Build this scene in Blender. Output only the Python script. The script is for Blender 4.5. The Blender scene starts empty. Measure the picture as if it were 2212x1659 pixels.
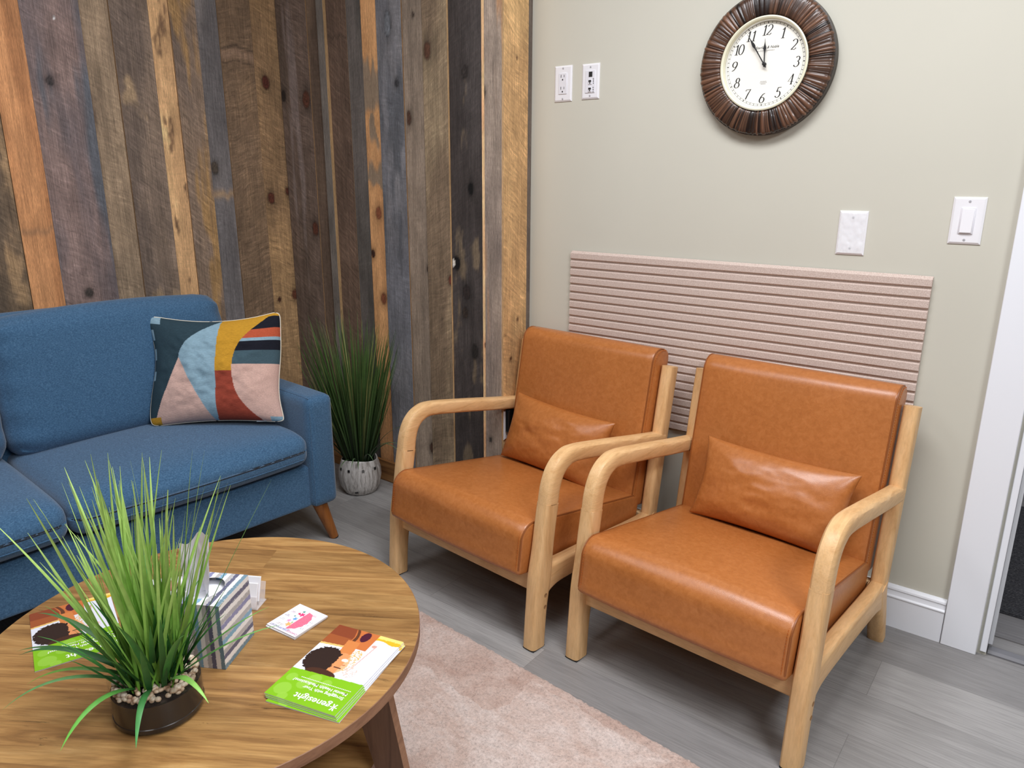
import bpy, bmesh, math, random
import numpy as np
from mathutils import Vector, Matrix

R = math.radians
scene = bpy.context.scene
C = scene.collection

# ------------------------------------------------------------------ camera
FPX, W, H = 1589.05, 2212.0, 1659.0
cam_d = bpy.data.cameras.new('camera'); cam = bpy.data.objects.new('camera', cam_d); C.objects.link(cam)
cam_d.sensor_width = 36.0; cam_d.lens = FPX / W * 36.0; cam_d.clip_start = 0.02
YAW, PITCH, ROLL = 0.6553, -0.2715, 0.0045
CAM = Vector((1.634, -2.237, 1.286))
_f = Vector((-math.sin(YAW)*math.cos(PITCH), math.cos(YAW)*math.cos(PITCH), math.sin(PITCH)))
_r = Vector((math.cos(YAW), math.sin(YAW), 0)); _u = _r.cross(_f)
RV = _r*math.cos(ROLL) + _u*math.sin(ROLL); UV_ = -_r*math.sin(ROLL) + _u*math.cos(ROLL)
cam.matrix_world = Matrix(((RV.x, UV_.x, -_f.x, CAM.x), (RV.y, UV_.y, -_f.y, CAM.y), (RV.z, UV_.z, -_f.z, CAM.z), (0, 0, 0, 1)))
scene.camera = cam

# ------------------------------------------------------------------ view, world, ceiling lights
scene.view_settings.view_transform = 'Standard'; scene.view_settings.look = 'None'
scene.view_settings.gamma = 1.0; scene.view_settings.use_curve_mapping = False
scene.view_settings.exposure = 0.05
wd = bpy.data.worlds.new('world'); scene.world = wd; wd.use_nodes = True
wd.node_tree.nodes['Background'].inputs['Color'].default_value = (0.9, 0.95, 1, 1)
wd.node_tree.nodes['Background'].inputs['Strength'].default_value = 0.3
try:
    scene.cycles.use_denoising = True
    scene.cycles.max_bounces = 8; scene.cycles.diffuse_bounces = 5; scene.cycles.transparent_max_bounces = 12
    scene.cycles.sample_clamp_indirect = 6.0; scene.cycles.caustics_reflective = False; scene.cycles.caustics_refractive = False
except Exception: pass
CEIL = 2.62
def panel_light(name, x, y, sx, sy, watts, col=(0.975, 0.985, 1.025), z=CEIL-0.012):
    d = bpy.data.lights.new(name, 'AREA'); d.shape = 'RECTANGLE'; d.size = sx; d.size_y = sy
    d.energy = watts; d.color = col
    o = bpy.data.objects.new(name, d); C.objects.link(o); o.location = (x, y, z)
    return o
panel_light('ceiling_panel_light', 1.00, -1.22, 1.2, 0.6, 41)
panel_light('ceiling_panel_light', 1.10, -3.40, 1.2, 0.6, 10)
panel_light('ceiling_panel_light', -0.40, -1.9, 0.6, 1.2, 13)
panel_light('ceiling_panel_light', 2.80, -1.90, 0.6, 1.2, 58)
panel_light('hall_fill_light', 1.9, 0.9, 0.6, 0.6, 16)  # added lamp without a known fixture, brightens the white hall wall

# ------------------------------------------------------------------ helpers
def srgb(r, g, b):
    f = lambda v: (v/255/12.92) if v/255 <= 0.04045 else ((v/255+0.055)/1.055)**2.4
    return (f(r), f(g), f(b), 1.0)
def S(c): return np.array(srgb(*c)[:3])

class N:
    """small node-material builder"""
    def __init__(s, name):
        s.m = bpy.data.materials.new(name); s.m.use_nodes = True
        s.t = s.m.node_tree; s.n = s.t.nodes; s.b = s.n['Principled BSDF']
    def add(s, typ, **kw):
        n = s.n.new(typ)
        for k, v in kw.items(): setattr(n, k, v)
        return n
    def link(s, a, b): s.t.links.new(a, b)
    def set(s, **kw):
        for k, v in kw.items(): s.b.inputs[k.replace('_', ' ')].default_value = v
        return s
    def coord(s, kind='Object', scale=(1, 1, 1), rot=(0, 0, 0), src=None):
        mp = s.add('ShaderNodeMapping'); mp.inputs['Scale'].default_value = scale; mp.inputs['Rotation'].default_value = rot
        if src is None:
            tc = s.add('ShaderNodeTexCoord'); src = tc.outputs[kind]
        s.link(src, mp.inputs['Vector']); return mp.outputs['Vector']
    def noise(s, vec, scale=5, detail=4, rough=0.55, dist=0.0):
        n = s.add('ShaderNodeTexNoise'); n.inputs['Scale'].default_value = scale; n.inputs['Detail'].default_value = detail
        n.inputs['Roughness'].default_value = rough; n.inputs['Distortion'].default_value = dist
        s.link(vec, n.inputs['Vector']); return n.outputs['Fac']
    def ramp(s, fac, stops):
        r = s.add('ShaderNodeValToRGB'); e = r.color_ramp.elements
        while len(e) < len(stops): e.new(0.5)
        for i, (p, c) in enumerate(stops):
            e[i].position = p; e[i].color = c if len(c) == 4 else (*c, 1)
        s.link(fac, r.inputs['Fac']); return r.outputs['Color']
    def mix(s, a, b, fac=1.0, mode='MULTIPLY'):
        m = s.add('ShaderNodeMix', data_type='RGBA', blend_type=mode)
        if isinstance(fac, (int, float)): m.inputs[0].default_value = fac
        else: s.link(fac, m.inputs[0])
        for i, v in ((6, a), (7, b)):
            if hasattr(v, 'is_output'): s.link(v, m.inputs[i])
            else: m.inputs[i].default_value = v
        return m.outputs[2]
    def math(s, op, a, b=0.0, c=0.0):
        m = s.add('ShaderNodeMath', operation=op)
        for i, v in enumerate((a, b, c)):
            if hasattr(v, 'is_output'): s.link(v, m.inputs[i])
            else: m.inputs[i].default_value = v
        return m.outputs[0]
    def color(s, out): s.link(out, s.b.inputs['Base Color'])
    def bump(s, h, strength=0.3, dist=0.002):
        b = s.add('ShaderNodeBump'); b.inputs['Strength'].default_value = strength; b.inputs['Distance'].default_value = dist
        s.link(h, b.inputs['Height']); s.link(b.outputs['Normal'], s.b.inputs['Normal'])
def g(v): return (v, v, v, 1)
def plain(name, col, rough=0.5, metal=0.0, spec=0.5, **kw):
    n = N(name); n.set(Base_Color=col, Roughness=rough, Metallic=metal)
    n.b.inputs['Specular IOR Level'].default_value = spec
    for k, v in kw.items(): n.b.inputs[k.replace('_', ' ')].default_value = v
    return n.m

class MB:
    """collects geometry, then links it as ONE mesh object"""
    def __init__(s): s.v = []; s.f = []; s.mi = []; s.uv = None
    def add(s, vs, fs, mi=0, M=None):
        o = len(s.v)
        for v in vs: s.v.append(tuple(M @ Vector(v)) if M is not None else tuple(v))
        for f in fs: s.f.append(tuple(i+o for i in f)); s.mi.append(mi)
    def box(s, c, size, mi=0, M=None, rot=None, taper=None):
        x, y, z = (d/2 for d in size)
        vs = [(-x,-y,-z),(x,-y,-z),(x,y,-z),(-x,y,-z),(-x,-y,z),(x,-y,z),(x,y,z),(-x,y,z)]
        T = Matrix.Translation(c) @ (rot.to_4x4() if rot is not None else Matrix.Identity(4))
        if M is not None: T = M @ T
        s.add(vs, [(0,3,2,1),(4,5,6,7),(0,1,5,4),(1,2,6,5),(2,3,7,6),(3,0,4,7)], mi, T)
    def sweep(s, pts, prof, up=(1, 0, 0), mi=0, scales=None, cap=True, M=None):
        """prof: list of (a,b) in (side, up-normal) frame; up: constant side axis"""
        pts = [Vector(p) for p in pts]; n = len(prof); vs = []; fs = []
        side = Vector(up).normalized()
        for i, p in enumerate(pts):
            t = (pts[min(i+1, len(pts)-1)] - pts[max(i-1, 0)]).normalized()
            sd = (side - t*side.dot(t)).normalized(); nr = t.cross(sd)
            sc = scales[i] if scales else (1, 1)
            if not hasattr(sc, '__len__'): sc = (sc, sc)
            for a, b in prof: vs.append(p + sd*(a*sc[0]) + nr*(b*sc[1]))
        for i in range(len(pts)-1):
            for j in range(n):
                k = (j+1) % n
                fs.append((i*n+j, i*n+k, (i+1)*n+k, (i+1)*n+j))
        if cap:
            fs.append(tuple(range(n-1, -1, -1))); fs.append(tuple((len(pts)-1)*n+j for j in range(n)))
        s.add(vs, fs, mi, M)
    def tube(s, pts, r, seg=8, mi=0, M=None, scales=None):
        prof = [(r*math.cos(2*math.pi*i/seg), r*math.sin(2*math.pi*i/seg)) for i in range(seg)]
        d = Vector(pts[-1]) - Vector(pts[0]); up = (1, 0, 0) if abs(d.normalized().x) < 0.8 else (0, 0, 1)
        s.sweep(pts, prof, up, mi, scales, True, M)
    def lathe(s, prof, seg=32, mi=0, M=None, cap_bottom=False, cap_top=False):
        vs = []; fs = []; n = len(prof)
        for j in range(seg):
            a = 2*math.pi*j/seg
            for r, z in prof: vs.append((r*math.cos(a), r*math.sin(a), z))
        for j in range(seg):
            k = (j+1) % seg
            for i in range(n-1): fs.append((j*n+i, k*n+i, k*n+i+1, j*n+i+1))
        if cap_bottom: fs.append(tuple(j*n for j in range(seg-1, -1, -1)))
        if cap_top: fs.append(tuple(j*n+n-1 for j in range(seg)))
        s.add(vs, fs, mi, M)
    def poly(s, pts, z0, z1, mi=0, M=None):
        n = len(pts)
        vs = [(x, y, z0) for x, y in pts] + [(x, y, z1) for x, y in pts]
        fs = [tuple(range(n-1, -1, -1)), tuple(range(n, 2*n))] + [(i, (i+1) % n, n+(i+1) % n, n+i) for i in range(n)]
        s.add(vs, fs, mi, M)
    def flat(s, pts3, mi=0, M=None): s.add(pts3, [tuple(range(len(pts3)))], mi, M)
    def build(s, name, mats, parent=None, smooth=True, angle=40, bevel=None, M=None, subsurf=0):
        me = bpy.data.meshes.new(name); me.from_pydata(s.v, [], s.f)
        if not isinstance(mats, (list, tuple)): mats = [mats]
        for m in mats: me.materials.append(m)
        me.polygons.foreach_set('material_index', s.mi)
        bm = bmesh.new(); bm.from_mesh(me); bmesh.ops.recalc_face_normals(bm, faces=bm.faces); bm.to_mesh(me); bm.free()
        me.update()
        o = bpy.data.objects.new(name, me); C.objects.link(o)
        if parent is not None: o.parent = parent
        if M is not None: o.matrix_local = M
        if bevel:
            b = o.modifiers.new('bevel', 'BEVEL'); b.width = bevel; b.segments = 2; b.limit_method = 'ANGLE'; b.angle_limit = R(35)
        if subsurf:
            q = o.modifiers.new('sub', 'SUBSURF'); q.levels = subsurf; q.render_levels = subsurf
        if smooth:
            me.polygons.foreach_set('use_smooth', [True]*len(me.polygons))
            try: me.set_sharp_from_angle(angle=R(angle))
            except Exception: pass
        return o
def set_cols(o, cols):
    me = o.data; at = me.color_attributes.new('Col', 'FLOAT_COLOR', 'POINT')
    a = np.ones((len(me.vertices), 4), np.float32); a[:, :3] = cols; at.data.foreach_set('color', a.ravel())
def verts_of(o):
    a = np.empty(len(o.data.vertices)*3, np.float64); o.data.vertices.foreach_get('co', a); return a.reshape(-1, 3)

def thing(name, label, cat, loc=(0, 0, 0), rz=0, group=None):
    o = bpy.data.objects.new(name, None); C.objects.link(o); o.empty_display_size = 0.1
    o.location = loc; o.rotation_euler = (0, 0, rz); o['label'] = label; o['category'] = cat
    if group: o['group'] = group
    return o
def tag(o, label, cat, group=None, kind=None):
    o['label'] = label; o['category'] = cat
    if group: o['group'] = group
    if kind: o['kind'] = kind
    return o
def struct(o): o['kind'] = 'structure'; return o

def rbox(size, r, n=14, bulge=(0, 0, 0), pinch=0.0, fn=None):
    """soft rounded box centred on the origin -> verts, faces; bulge adds a crown on each axis"""
    hx, hy, hz = (d/2 for d in size); h = np.array([hx, hy, hz]); key = {}; vs = []; fs = []
    def vid(p):
        k = tuple(np.round(p, 6))
        if k not in key: key[k] = len(vs); vs.append(np.array(p, float))
        return key[k]
    # parameter spacing denser towards the rims so the round edge is smooth
    tt = np.linspace(-1, 1, n+1); tt = np.sign(tt)*(1-(1-np.abs(tt))**1.5)
    for ax in range(3):
        for sg in (-1, 1):
            o1, o2 = [(1, 2), (2, 0), (0, 1)][ax]
            for i in range(n):
                for j in range(n):
                    q = []
                    for a, b in ((i, j), (i+1, j), (i+1, j+1), (i, j+1)):
                        p = np.zeros(3); p[ax] = sg; p[o1] = tt[a]; p[o2] = tt[b]; q.append(vid(p))
                    fs.append(tuple(q) if sg > 0 else tuple(reversed(q)))
    V = np.array(vs); U = V.copy(); P = V*h
    inner = np.clip(P, -(h-r), h-r); d = P-inner; L = np.linalg.norm(d, axis=1); k = L > 1e-9
    P[k] = inner[k] + d[k]/L[k][:, None]*r
    for ax in range(3):
        o1, o2 = [(1, 2), (2, 0), (0, 1)][ax]
        w = np.clip(1-U[:, o1]**2, 0, 1)*np.clip(1-U[:, o2]**2, 0, 1)
        P[:, ax] += np.sign(U[:, ax])*np.where(np.abs(U[:, ax]) > 0.999, 1, np.abs(U[:, ax]))*bulge[ax]*w
    if fn is not None: P = fn(P, U)
    return P, fs

# value noise (numpy) for painted pigment
def vnoise(x, y, seed=0):
    xi = np.floor(x).astype(np.int64); yi = np.floor(y).astype(np.int64); xf = x-xi; yf = y-yi
    def hsh(a, b):
        n = (a*374761393 + b*668265263 + seed*982451653) & 0xffffffff
        n = ((n ^ (n >> 13))*1274126177) & 0xffffffff
        return ((n ^ (n >> 16)) & 0xffff)/65535.0
    u = xf*xf*(3-2*xf); v = yf*yf*(3-2*yf)
    return (hsh(xi, yi)*(1-u)+hsh(xi+1, yi)*u)*(1-v) + (hsh(xi, yi+1)*(1-u)+hsh(xi+1, yi+1)*u)*v
def fbm(x, y, seed=0, oct=4):
    a = 0.5; t = 0; s = 0
    for i in range(oct):
        t = t + a*vnoise(x*2**i, y*2**i, seed+i*17); s += a; a *= 0.55
    return t/s
def sstep(a, b, x): t = np.clip((x-a)/(b-a), 0, 1); return t*t*(3-2*t)

def grid(w, h, nx, ny, name, mat, colfn, parent=None, M=None, zfn=None):
    """flat printed sheet: a fine mesh whose point colours are the print; x right, y up, origin in the centre"""
    xs = np.linspace(-w/2, w/2, nx); ys = np.linspace(-h/2, h/2, ny); X, Y = np.meshgrid(xs, ys)
    Z = zfn(X, Y) if zfn is not None else np.zeros_like(X)
    V = np.stack([X.ravel(), Y.ravel(), Z.ravel()], 1)
    fs = [(j*nx+i, j*nx+i+1, (j+1)*nx+i+1, (j+1)*nx+i) for j in range(ny-1) for i in range(nx-1)]
    me = bpy.data.meshes.new(name); me.from_pydata(V.tolist(), [], fs); me.materials.append(mat); me.update()
    o = bpy.data.objects.new(name, me); C.objects.link(o)
    if parent is not None: o.parent = parent
    if M is not None: o.matrix_local = M
    set_cols(o, colfn(X/w+0.5, Y/h+0.5).reshape(-1, 3))
    me.polygons.foreach_set('use_smooth', [True]*len(me.polygons))
    return o
def text_mesh(txt, size, mat, name, parent, M, shear=0.0, bold=0.0, align='CENTER', spacing=1.0):
    cu = bpy.data.curves.new(name, 'FONT'); cu.body = txt; cu.size = size; cu.align_x = align; cu.align_y = 'CENTER'
    cu.shear = shear; cu.offset = bold; cu.space_character = spacing; cu.fill_mode = 'FRONT'; cu.resolution_u = 3
    t = bpy.data.objects.new('tmp', cu); C.objects.link(t)
    me = bpy.data.meshes.new_from_object(t); bpy.data.objects.remove(t); bpy.data.curves.remove(cu)
    me.materials.clear(); me.materials.append(mat)
    o = bpy.data.objects.new(name, me); C.objects.link(o)
    if parent is not None: o.parent = parent
    o.matrix_local = M
    return o
def children(o): return [c for c in bpy.data.objects if c.parent == o]

# ------------------------------------------------------------------ materials
def attr_color(n, name='Col'):
    a = n.add('ShaderNodeAttribute'); a.attribute_name = name; return a.outputs['Color']
# printed paper
n = N('printed_paper'); n.color(attr_color(n)); n.set(Roughness=0.35); PRINT = n.m
n = N('printed_carton'); n.color(attr_color(n)); n.set(Roughness=0.5); CARTON = n.m
PAPER = plain('white_paper', srgb(226, 227, 232), 0.6)
WHITE_INK = plain('white_ink', srgb(245, 248, 240), 0.5)
# reclaimed boards: pigment from the mesh, grain and saw marks from nodes
n = N('reclaimed_boards'); base = attr_color(n)
uvn = n.add('ShaderNodeUVMap'); uvn.uv_map = 'board'; sw = n.add('ShaderNodeUVMap'); sw.uv_map = 'saw'
sep = n.add('ShaderNodeSeparateXYZ'); n.link(uvn.outputs['UV'], sep.inputs[0])
sps = n.add('ShaderNodeSeparateXYZ'); n.link(sw.outputs['UV'], sps.inputs[0])
gv = n.coord(src=uvn.outputs['UV'], scale=(260, 9, 1)); gr = n.noise(gv, 1.0, 5, 0.65, 0.4)
gv2 = n.coord(src=uvn.outputs['UV'], scale=(900, 60, 1)); gr2 = n.noise(gv2, 1.0, 3, 0.6)
blv = n.coord(src=uvn.outputs['UV'], scale=(14, 5, 1)); bl = n.noise(blv, 1.0, 5, 0.6, 0.6)
wob = n.noise(n.coord(src=uvn.outputs['UV'], scale=(5, 3, 1)), 1.0, 2)
k = n.math('MULTIPLY', sep.outputs['X'], sps.outputs['X'])
sc = n.math('ADD', n.math('ADD', sep.outputs['Y'], k), n.math('MULTIPLY', wob, 0.10))
cmb = n.add('ShaderNodeCombineXYZ'); n.link(n.math('MULTIPLY', sc, 85.0), cmb.inputs[0]); n.link(n.math('MULTIPLY', sep.outputs['X'], 14.0), cmb.inputs[1])
saw = n.noise(cmb.outputs[0], 1.0, 6, 0.75)
mask = n.ramp(bl, [(0.35, g(0.45)), (0.58, g(1))])
sawc = n.ramp(saw, [(0.28, g(0.30)), (0.44, g(0.85)), (0.55, g(1.05)), (0.70, g(1.75))])
sst = n.math('MULTIPLY', sps.outputs['Y'], mask)
c1 = n.mix(base, n.ramp(gr, [(0.25, g(0.50)), (0.5, g(0.98)), (0.75, g(1.45))]), 0.8)
c1 = n.mix(c1, n.ramp(gr2, [(0.3, g(0.60)), (0.7, g(1.34))]), 0.8)
c1 = n.mix(c1, n.ramp(bl, [(0.25, g(0.68)), (0.55, g(1.0)), (0.8, g(1.22))]), 0.7)
c1 = n.mix(c1, sawc, sst)
n.color(c1); n.set(Roughness=0.68); n.b.inputs['Specular IOR Level'].default_value = 0.35
hgt = n.math('ADD', n.math('MULTIPLY', gr, 0.5), n.math('MULTIPLY', n.math('MULTIPLY', saw, sst), 0.8))
n.bump(hgt, 0.85, 0.003)
BOARDS = n.m

def wood_mat(name, light, mid, dark, scale=(14, 14, 1.6), rough=0.5, axis_rot=(0, 0, 0), spec=0.4, coat=0.0):
    n = N(name); v = n.coord('Object', scale, axis_rot)
    a = n.noise(v, 2.2, 6, 0.6, 0.8); b = n.noise(n.coord('Object', tuple(s*6 for s in scale), axis_rot), 2.5, 3, 0.6, 0.2)
    c = n.ramp(a, [(0.3, dark), (0.48, mid), (0.68, light)])
    c = n.mix(c, n.ramp(b, [(0.3, g(0.8)), (0.6, g(1.04))]), 0.5)
    n.color(c); n.set(Roughness=rough); n.b.inputs['Specular IOR Level'].default_value = spec
    n.b.inputs['Coat Weight'].default_value = coat
    n.bump(b, 0.08, 0.001); return n.m
BE = (srgb(228, 188, 138), srgb(220, 178, 126), srgb(204, 158, 106))
BEECH = wood_mat('beech_wood', *BE, (16, 16, 2.2), 0.42)
BEECH_Y = wood_mat('beech_wood_arm', *BE, (16, 2.2, 16), 0.42)
BEECH_X = wood_mat('beech_wood_rail', *BE, (2.2, 16, 16), 0.42)
LEGWOOD = wood_mat('stained_leg', srgb(158, 98, 44), srgb(146, 88, 38), srgb(120, 68, 28), (20, 20, 2), 0.35)

# faux leather
n = N('tan_leather'); v = n.coord('Object')
m1 = n.noise(v, 75, 5, 0.62, 0.6); m2 = n.noise(v, 6, 3, 0.5)
c = n.ramp(m1, [(0.25, srgb(164, 98, 46)), (0.5, srgb(176, 108, 54)), (0.78, srgb(187, 119, 65))])
c = n.mix(c, n.ramp(m2, [(0.3, g(0.93)), (0.7, g(1.05))]), 0.7)
n.color(c); n.set(Roughness=0.33); n.b.inputs['Specular IOR Level'].default_value = 0.6
vor = n.add('ShaderNodeTexVoronoi'); vor.inputs['Scale'].default_value = 520; n.link(v, vor.inputs['Vector'])
n.bump(n.math('ADD', vor.outputs['Distance'], n.math('MULTIPLY', m1, 0.6)), 0.10, 0.0012)
LEATHER = n.m
SEAMM = plain('leather_welt', srgb(138, 78, 34), 0.45)
STITCH = plain('orange_stitching', srgb(176, 92, 26), 0.6)
BOLT = plain('bolt_recess', srgb(150, 112, 74), 0.6)
STRAP = plain('dark_screw', srgb(70, 60, 52), 0.4, 0.8)

def fabric(name, c0, c1, c2, scale=900, rough=0.95, bumpk=0.25):
    n = N(name); v = n.coord('Object'); a = n.noise(v, scale*0.35, 3, 0.7); b = n.noise(n.coord('Object', (1, 1, 3.2)), scale*0.28, 2, 0.6)
    d = n.noise(v, 3.5, 3, 0.5)
    c = n.ramp(n.math('ADD', n.math('MULTIPLY', a, 0.5), n.math('MULTIPLY', b, 0.5)), [(0.36, c0), (0.5, c1), (0.64, c2)])
    c = n.mix(c, n.ramp(d, [(0.3, g(0.93)), (0.7, g(1.05))]), 0.7)
    n.color(c); n.set(Roughness=rough); n.b.inputs['Specular IOR Level'].default_value = 0.2
    n.b.inputs['Sheen Weight'].default_value = 0.25; n.b.inputs['Sheen Roughness'].default_value = 0.5
    n.bump(a, bumpk, 0.0015); return n.m
BLUE = fabric('blue_upholstery', srgb(48, 79, 108), srgb(61, 96, 128), srgb(80, 115, 146), 700)
n = N('woven_cushion'); c = attr_color(n); v = n.coord('Object', (1, 1, 1))
a = n.noise(n.coord('Object', (90, 420, 420)), 1.0, 3, 0.7)
n.color(n.mix(c, n.ramp(a, [(0.3, g(0.75)), (0.5, g(1.0)), (0.72, g(1.3))]), 0.6)); n.set(Roughness=0.95); n.bump(a, 0.4, 0.002)
n.b.inputs['Specular IOR Level'].default_value = 0.2
WOVEN = n.m
PIPING = plain('cream_piping', srgb(225, 218, 200), 0.8)

# painted walls
def paint_mat(name, col, var=0.03, rough=0.55, bump=0.05):
    n = N(name); v = n.coord('Object'); a = n.noise(v, 1.6, 3, 0.5); b = n.noise(v, 220, 3, 0.6)
    n.color(n.mix(col, n.ramp(a, [(0.3, g(1-var)), (0.7, g(1+var))]), 1.0)); n.set(Roughness=rough)
    n.b.inputs['Specular IOR Level'].default_value = 0.35
    n.bump(b, bump, 0.001); return n.m
SAGE = paint_mat('beige_paint', srgb(202, 200, 187))
FARWALL = paint_mat('far_wall_paint', srgb(150, 146, 138))
WHITEPAINT = paint_mat('white_trim_paint', srgb(236, 239, 245), 0.012, 0.35, 0.03)
CEILM = paint_mat('ceiling_paint', srgb(205, 205, 203), 0.01, 0.8)
PLATE = plain('white_plate_plastic', srgb(236, 236, 240), 0.28)
PLATE2 = plain('white_device_plastic', srgb(228, 228, 234), 0.3)
SLOT = plain('dark_slot', srgb(30, 30, 32), 0.6)
GREYMARK = plain('grey_mark', srgb(120, 120, 126), 0.6)
BLACK = plain('black_plastic', srgb(16, 16, 17), 0.35)
SCREW = plain('painted_screw', srgb(205, 205, 210), 0.3, 0.3)

# vinyl floor planks
n = N('grey_vinyl_planks'); tc = n.add('ShaderNodeTexCoord'); ob = tc.outputs['Object']
br = n.add('ShaderNodeTexBrick'); br.inputs['Scale'].default_value = 1.0; br.inputs['Brick Width'].default_value = 1.22; br.inputs['Row Height'].default_value = 0.178
br.inputs['Mortar Size'].default_value = 0.0009; br.inputs['Mortar Smooth'].default_value = 0.3; br.offset = 0.37; br.offset_frequency = 2
br.inputs['Color1'].default_value = g(0.0); br.inputs['Color2'].default_value = g(1.0); br.inputs['Mortar'].default_value = g(0.4); br.inputs['Bias'].default_value = 0.0
mp = n.add('ShaderNodeMapping'); mp.inputs['Location'].default_value = (0.612, 0.03, 0); n.link(ob, mp.inputs['Vector']); n.link(mp.outputs[0], br.inputs['Vector'])
off = n.math('MULTIPLY', br.outputs['Color'], 7.0)
cx = n.add('ShaderNodeCombineXYZ'); n.link(off, cx.inputs[1]); n.link(off, cx.inputs[0])
vadd = n.add('ShaderNodeVectorMath', operation='ADD'); n.link(ob, vadd.inputs[0]); n.link(cx.outputs[0], vadd.inputs[1])
fa = n.noise(n.coord(src=vadd.outputs[0], scale=(1.5, 20, 1)), 1.0, 5, 0.6, 1.2); fb = n.noise(n.coord(src=vadd.outputs[0], scale=(9, 210, 1)), 1.0, 4, 0.6, 0.4)
c = n.ramp(br.outputs['Color'], [(0.0, srgb(134, 132, 131)), (0.5, srgb(142, 140, 138)), (1.0, srgb(155, 153, 151))])
c = n.mix(c, n.ramp(fa, [(0.28, g(0.78)), (0.5, g(1.0)), (0.72, g(1.12))]), 0.75)
c = n.mix(c, n.ramp(fb, [(0.3, g(0.74)), (0.55, g(1.0)), (0.75, g(1.12))]), 0.8)
c = n.mix(c, n.ramp(br.outputs['Fac'], [(0.0, g(1)), (1.0, g(0.7))]), 0.8)
n.color(c); n.set(Roughness=0.42); n.b.inputs['Specular IOR Level'].default_value = 0.4; n.bump(fb, 0.12, 0.001)
FLOOR = n.m

# table laminate (rustic oak strips)
n = N('rustic_laminate'); tc = n.add('ShaderNodeTexCoord'); ob = tc.outputs['Object']
mp = n.add('ShaderNodeMapping'); mp.inputs['Rotation'].default_value = (0, 0, R(-33)); n.link(ob, mp.inputs['Vector']); vv = mp.outputs[0]
br = n.add('ShaderNodeTexBrick'); br.inputs['Scale'].default_value = 1.0; br.inputs['Brick Width'].default_value = 2.2; br.inputs['Row Height'].default_value = 0.083
br.inputs['Mortar Size'].default_value = 0.0004; br.inputs['Color1'].default_value = g(0); br.inputs['Color2'].default_value = g(1); br.inputs['Mortar'].default_value = g(0.45)
n.link(vv, br.inputs['Vector'])
off = n.math('MULTIPLY', br.outputs['Color'], 5.0); cx = n.add('ShaderNodeCombineXYZ'); n.link(off, cx.inputs[0]); n.link(off, cx.inputs[2])
vadd = n.add('ShaderNodeVectorMath', operation='ADD'); n.link(vv, vadd.inputs[0]); n.link(cx.outputs[0], vadd.inputs[1]); v2 = vadd.outputs[0]
fa = n.noise(n.coord(src=v2, scale=(2.6, 26, 1)), 1.0, 6, 0.62, 1.4); fb = n.noise(n.coord(src=v2, scale=(14, 260, 1)), 1.0, 4, 0.62, 0.3)
fc = n.noise(n.coord(src=v2, scale=(5, 9, 1)), 1.0, 3, 0.55, 0.5)
c = n.ramp(fa, [(0.22, srgb(98, 68, 40)), (0.42, srgb(146, 107, 62)), (0.58, srgb(172, 132, 80)), (0.8, srgb(198, 160, 106))])
c = n.mix(c, n.ramp(br.outputs['Color'], [(0, g(0.78)), (1, g(1.12))]), 0.8)
c = n.mix(c, n.ramp(fb, [(0.3, g(0.72)), (0.55, g(1.0)), (0.75, g(1.12))]), 0.7)
c = n.mix(c, n.ramp(fc, [(0.25, g(0.72)), (0.5, g(1.0)), (0.75, g(1.1))]), 0.6)
dk = n.noise(n.coord(src=v2, scale=(6, 40, 1)), 1.0, 5, 0.7, 2.0)
c = n.mix(c, n.ramp(dk, [(0.30, g(0.32)), (0.37, g(1.0))]), 0.8)
n.color(c); n.set(Roughness=0.38); n.b.inputs['Specular IOR Level'].default_value = 0.45; n.bump(fb, 0.08, 0.001)
LAMINATE = n.m
EDGEBAND = wood_mat('laminate_edge', srgb(150, 112, 84), srgb(138, 100, 74), srgb(118, 84, 60), (8, 8, 30), 0.5)
TLEG = wood_mat('table_leg_laminate', srgb(112, 84, 66), srgb(98, 72, 56), srgb(78, 56, 44), (18, 18, 2), 0.5)

# rug
n = N('blush_rug'); ob = n.coord('Object')
br = n.add('ShaderNodeTexBrick'); br.inputs['Scale'].default_value = 1.0; br.inputs['Brick Width'].default_value = 0.42; br.inputs['Row Height'].default_value = 0.155; br.offset = 0.33
br.inputs['Mortar Size'].default_value = 0.0; br.inputs['Color1'].default_value = g(0.25); br.inputs['Color2'].default_value = g(0.75)
wv = n.add('ShaderNodeTexNoise'); wv.inputs['Scale'].default_value = 9; n.link(ob, wv.inputs['Vector'])
va = n.add('ShaderNodeVectorMath', operation='MULTIPLY_ADD'); n.link(wv.outputs['Color'], va.inputs[0]); va.inputs[1].default_value = (0.10, 0.07, 0); n.link(ob, va.inputs[2]); n.link(va.outputs[0], br.inputs['Vector'])
q = n.noise(n.coord('Object', (6, 9, 1)), 1.0, 6, 0.7, 0.6); f = n.noise(ob, 150, 4, 0.8)
tone = n.math('ADD', n.math('MULTIPLY', br.outputs['Color'], 0.28), n.math('MULTIPLY', q, 0.72))
c = n.ramp(tone, [(0.34, srgb(186, 156, 142)), (0.50, srgb(206, 182, 170)), (0.66, srgb(222, 206, 198))])
c = n.mix(c, n.ramp(f, [(0.30, g(0.50)), (0.46, g(0.90)), (0.60, g(1.10)), (0.72, g(1.28))]), 0.85)
n.color(c); n.set(Roughness=1.0); n.b.inputs['Specular IOR Level'].default_value = 0.05; n.b.inputs['Sheen Weight'].default_value = 0.2
n.bump(f, 0.8, 0.006)
RUG = n.m
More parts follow.
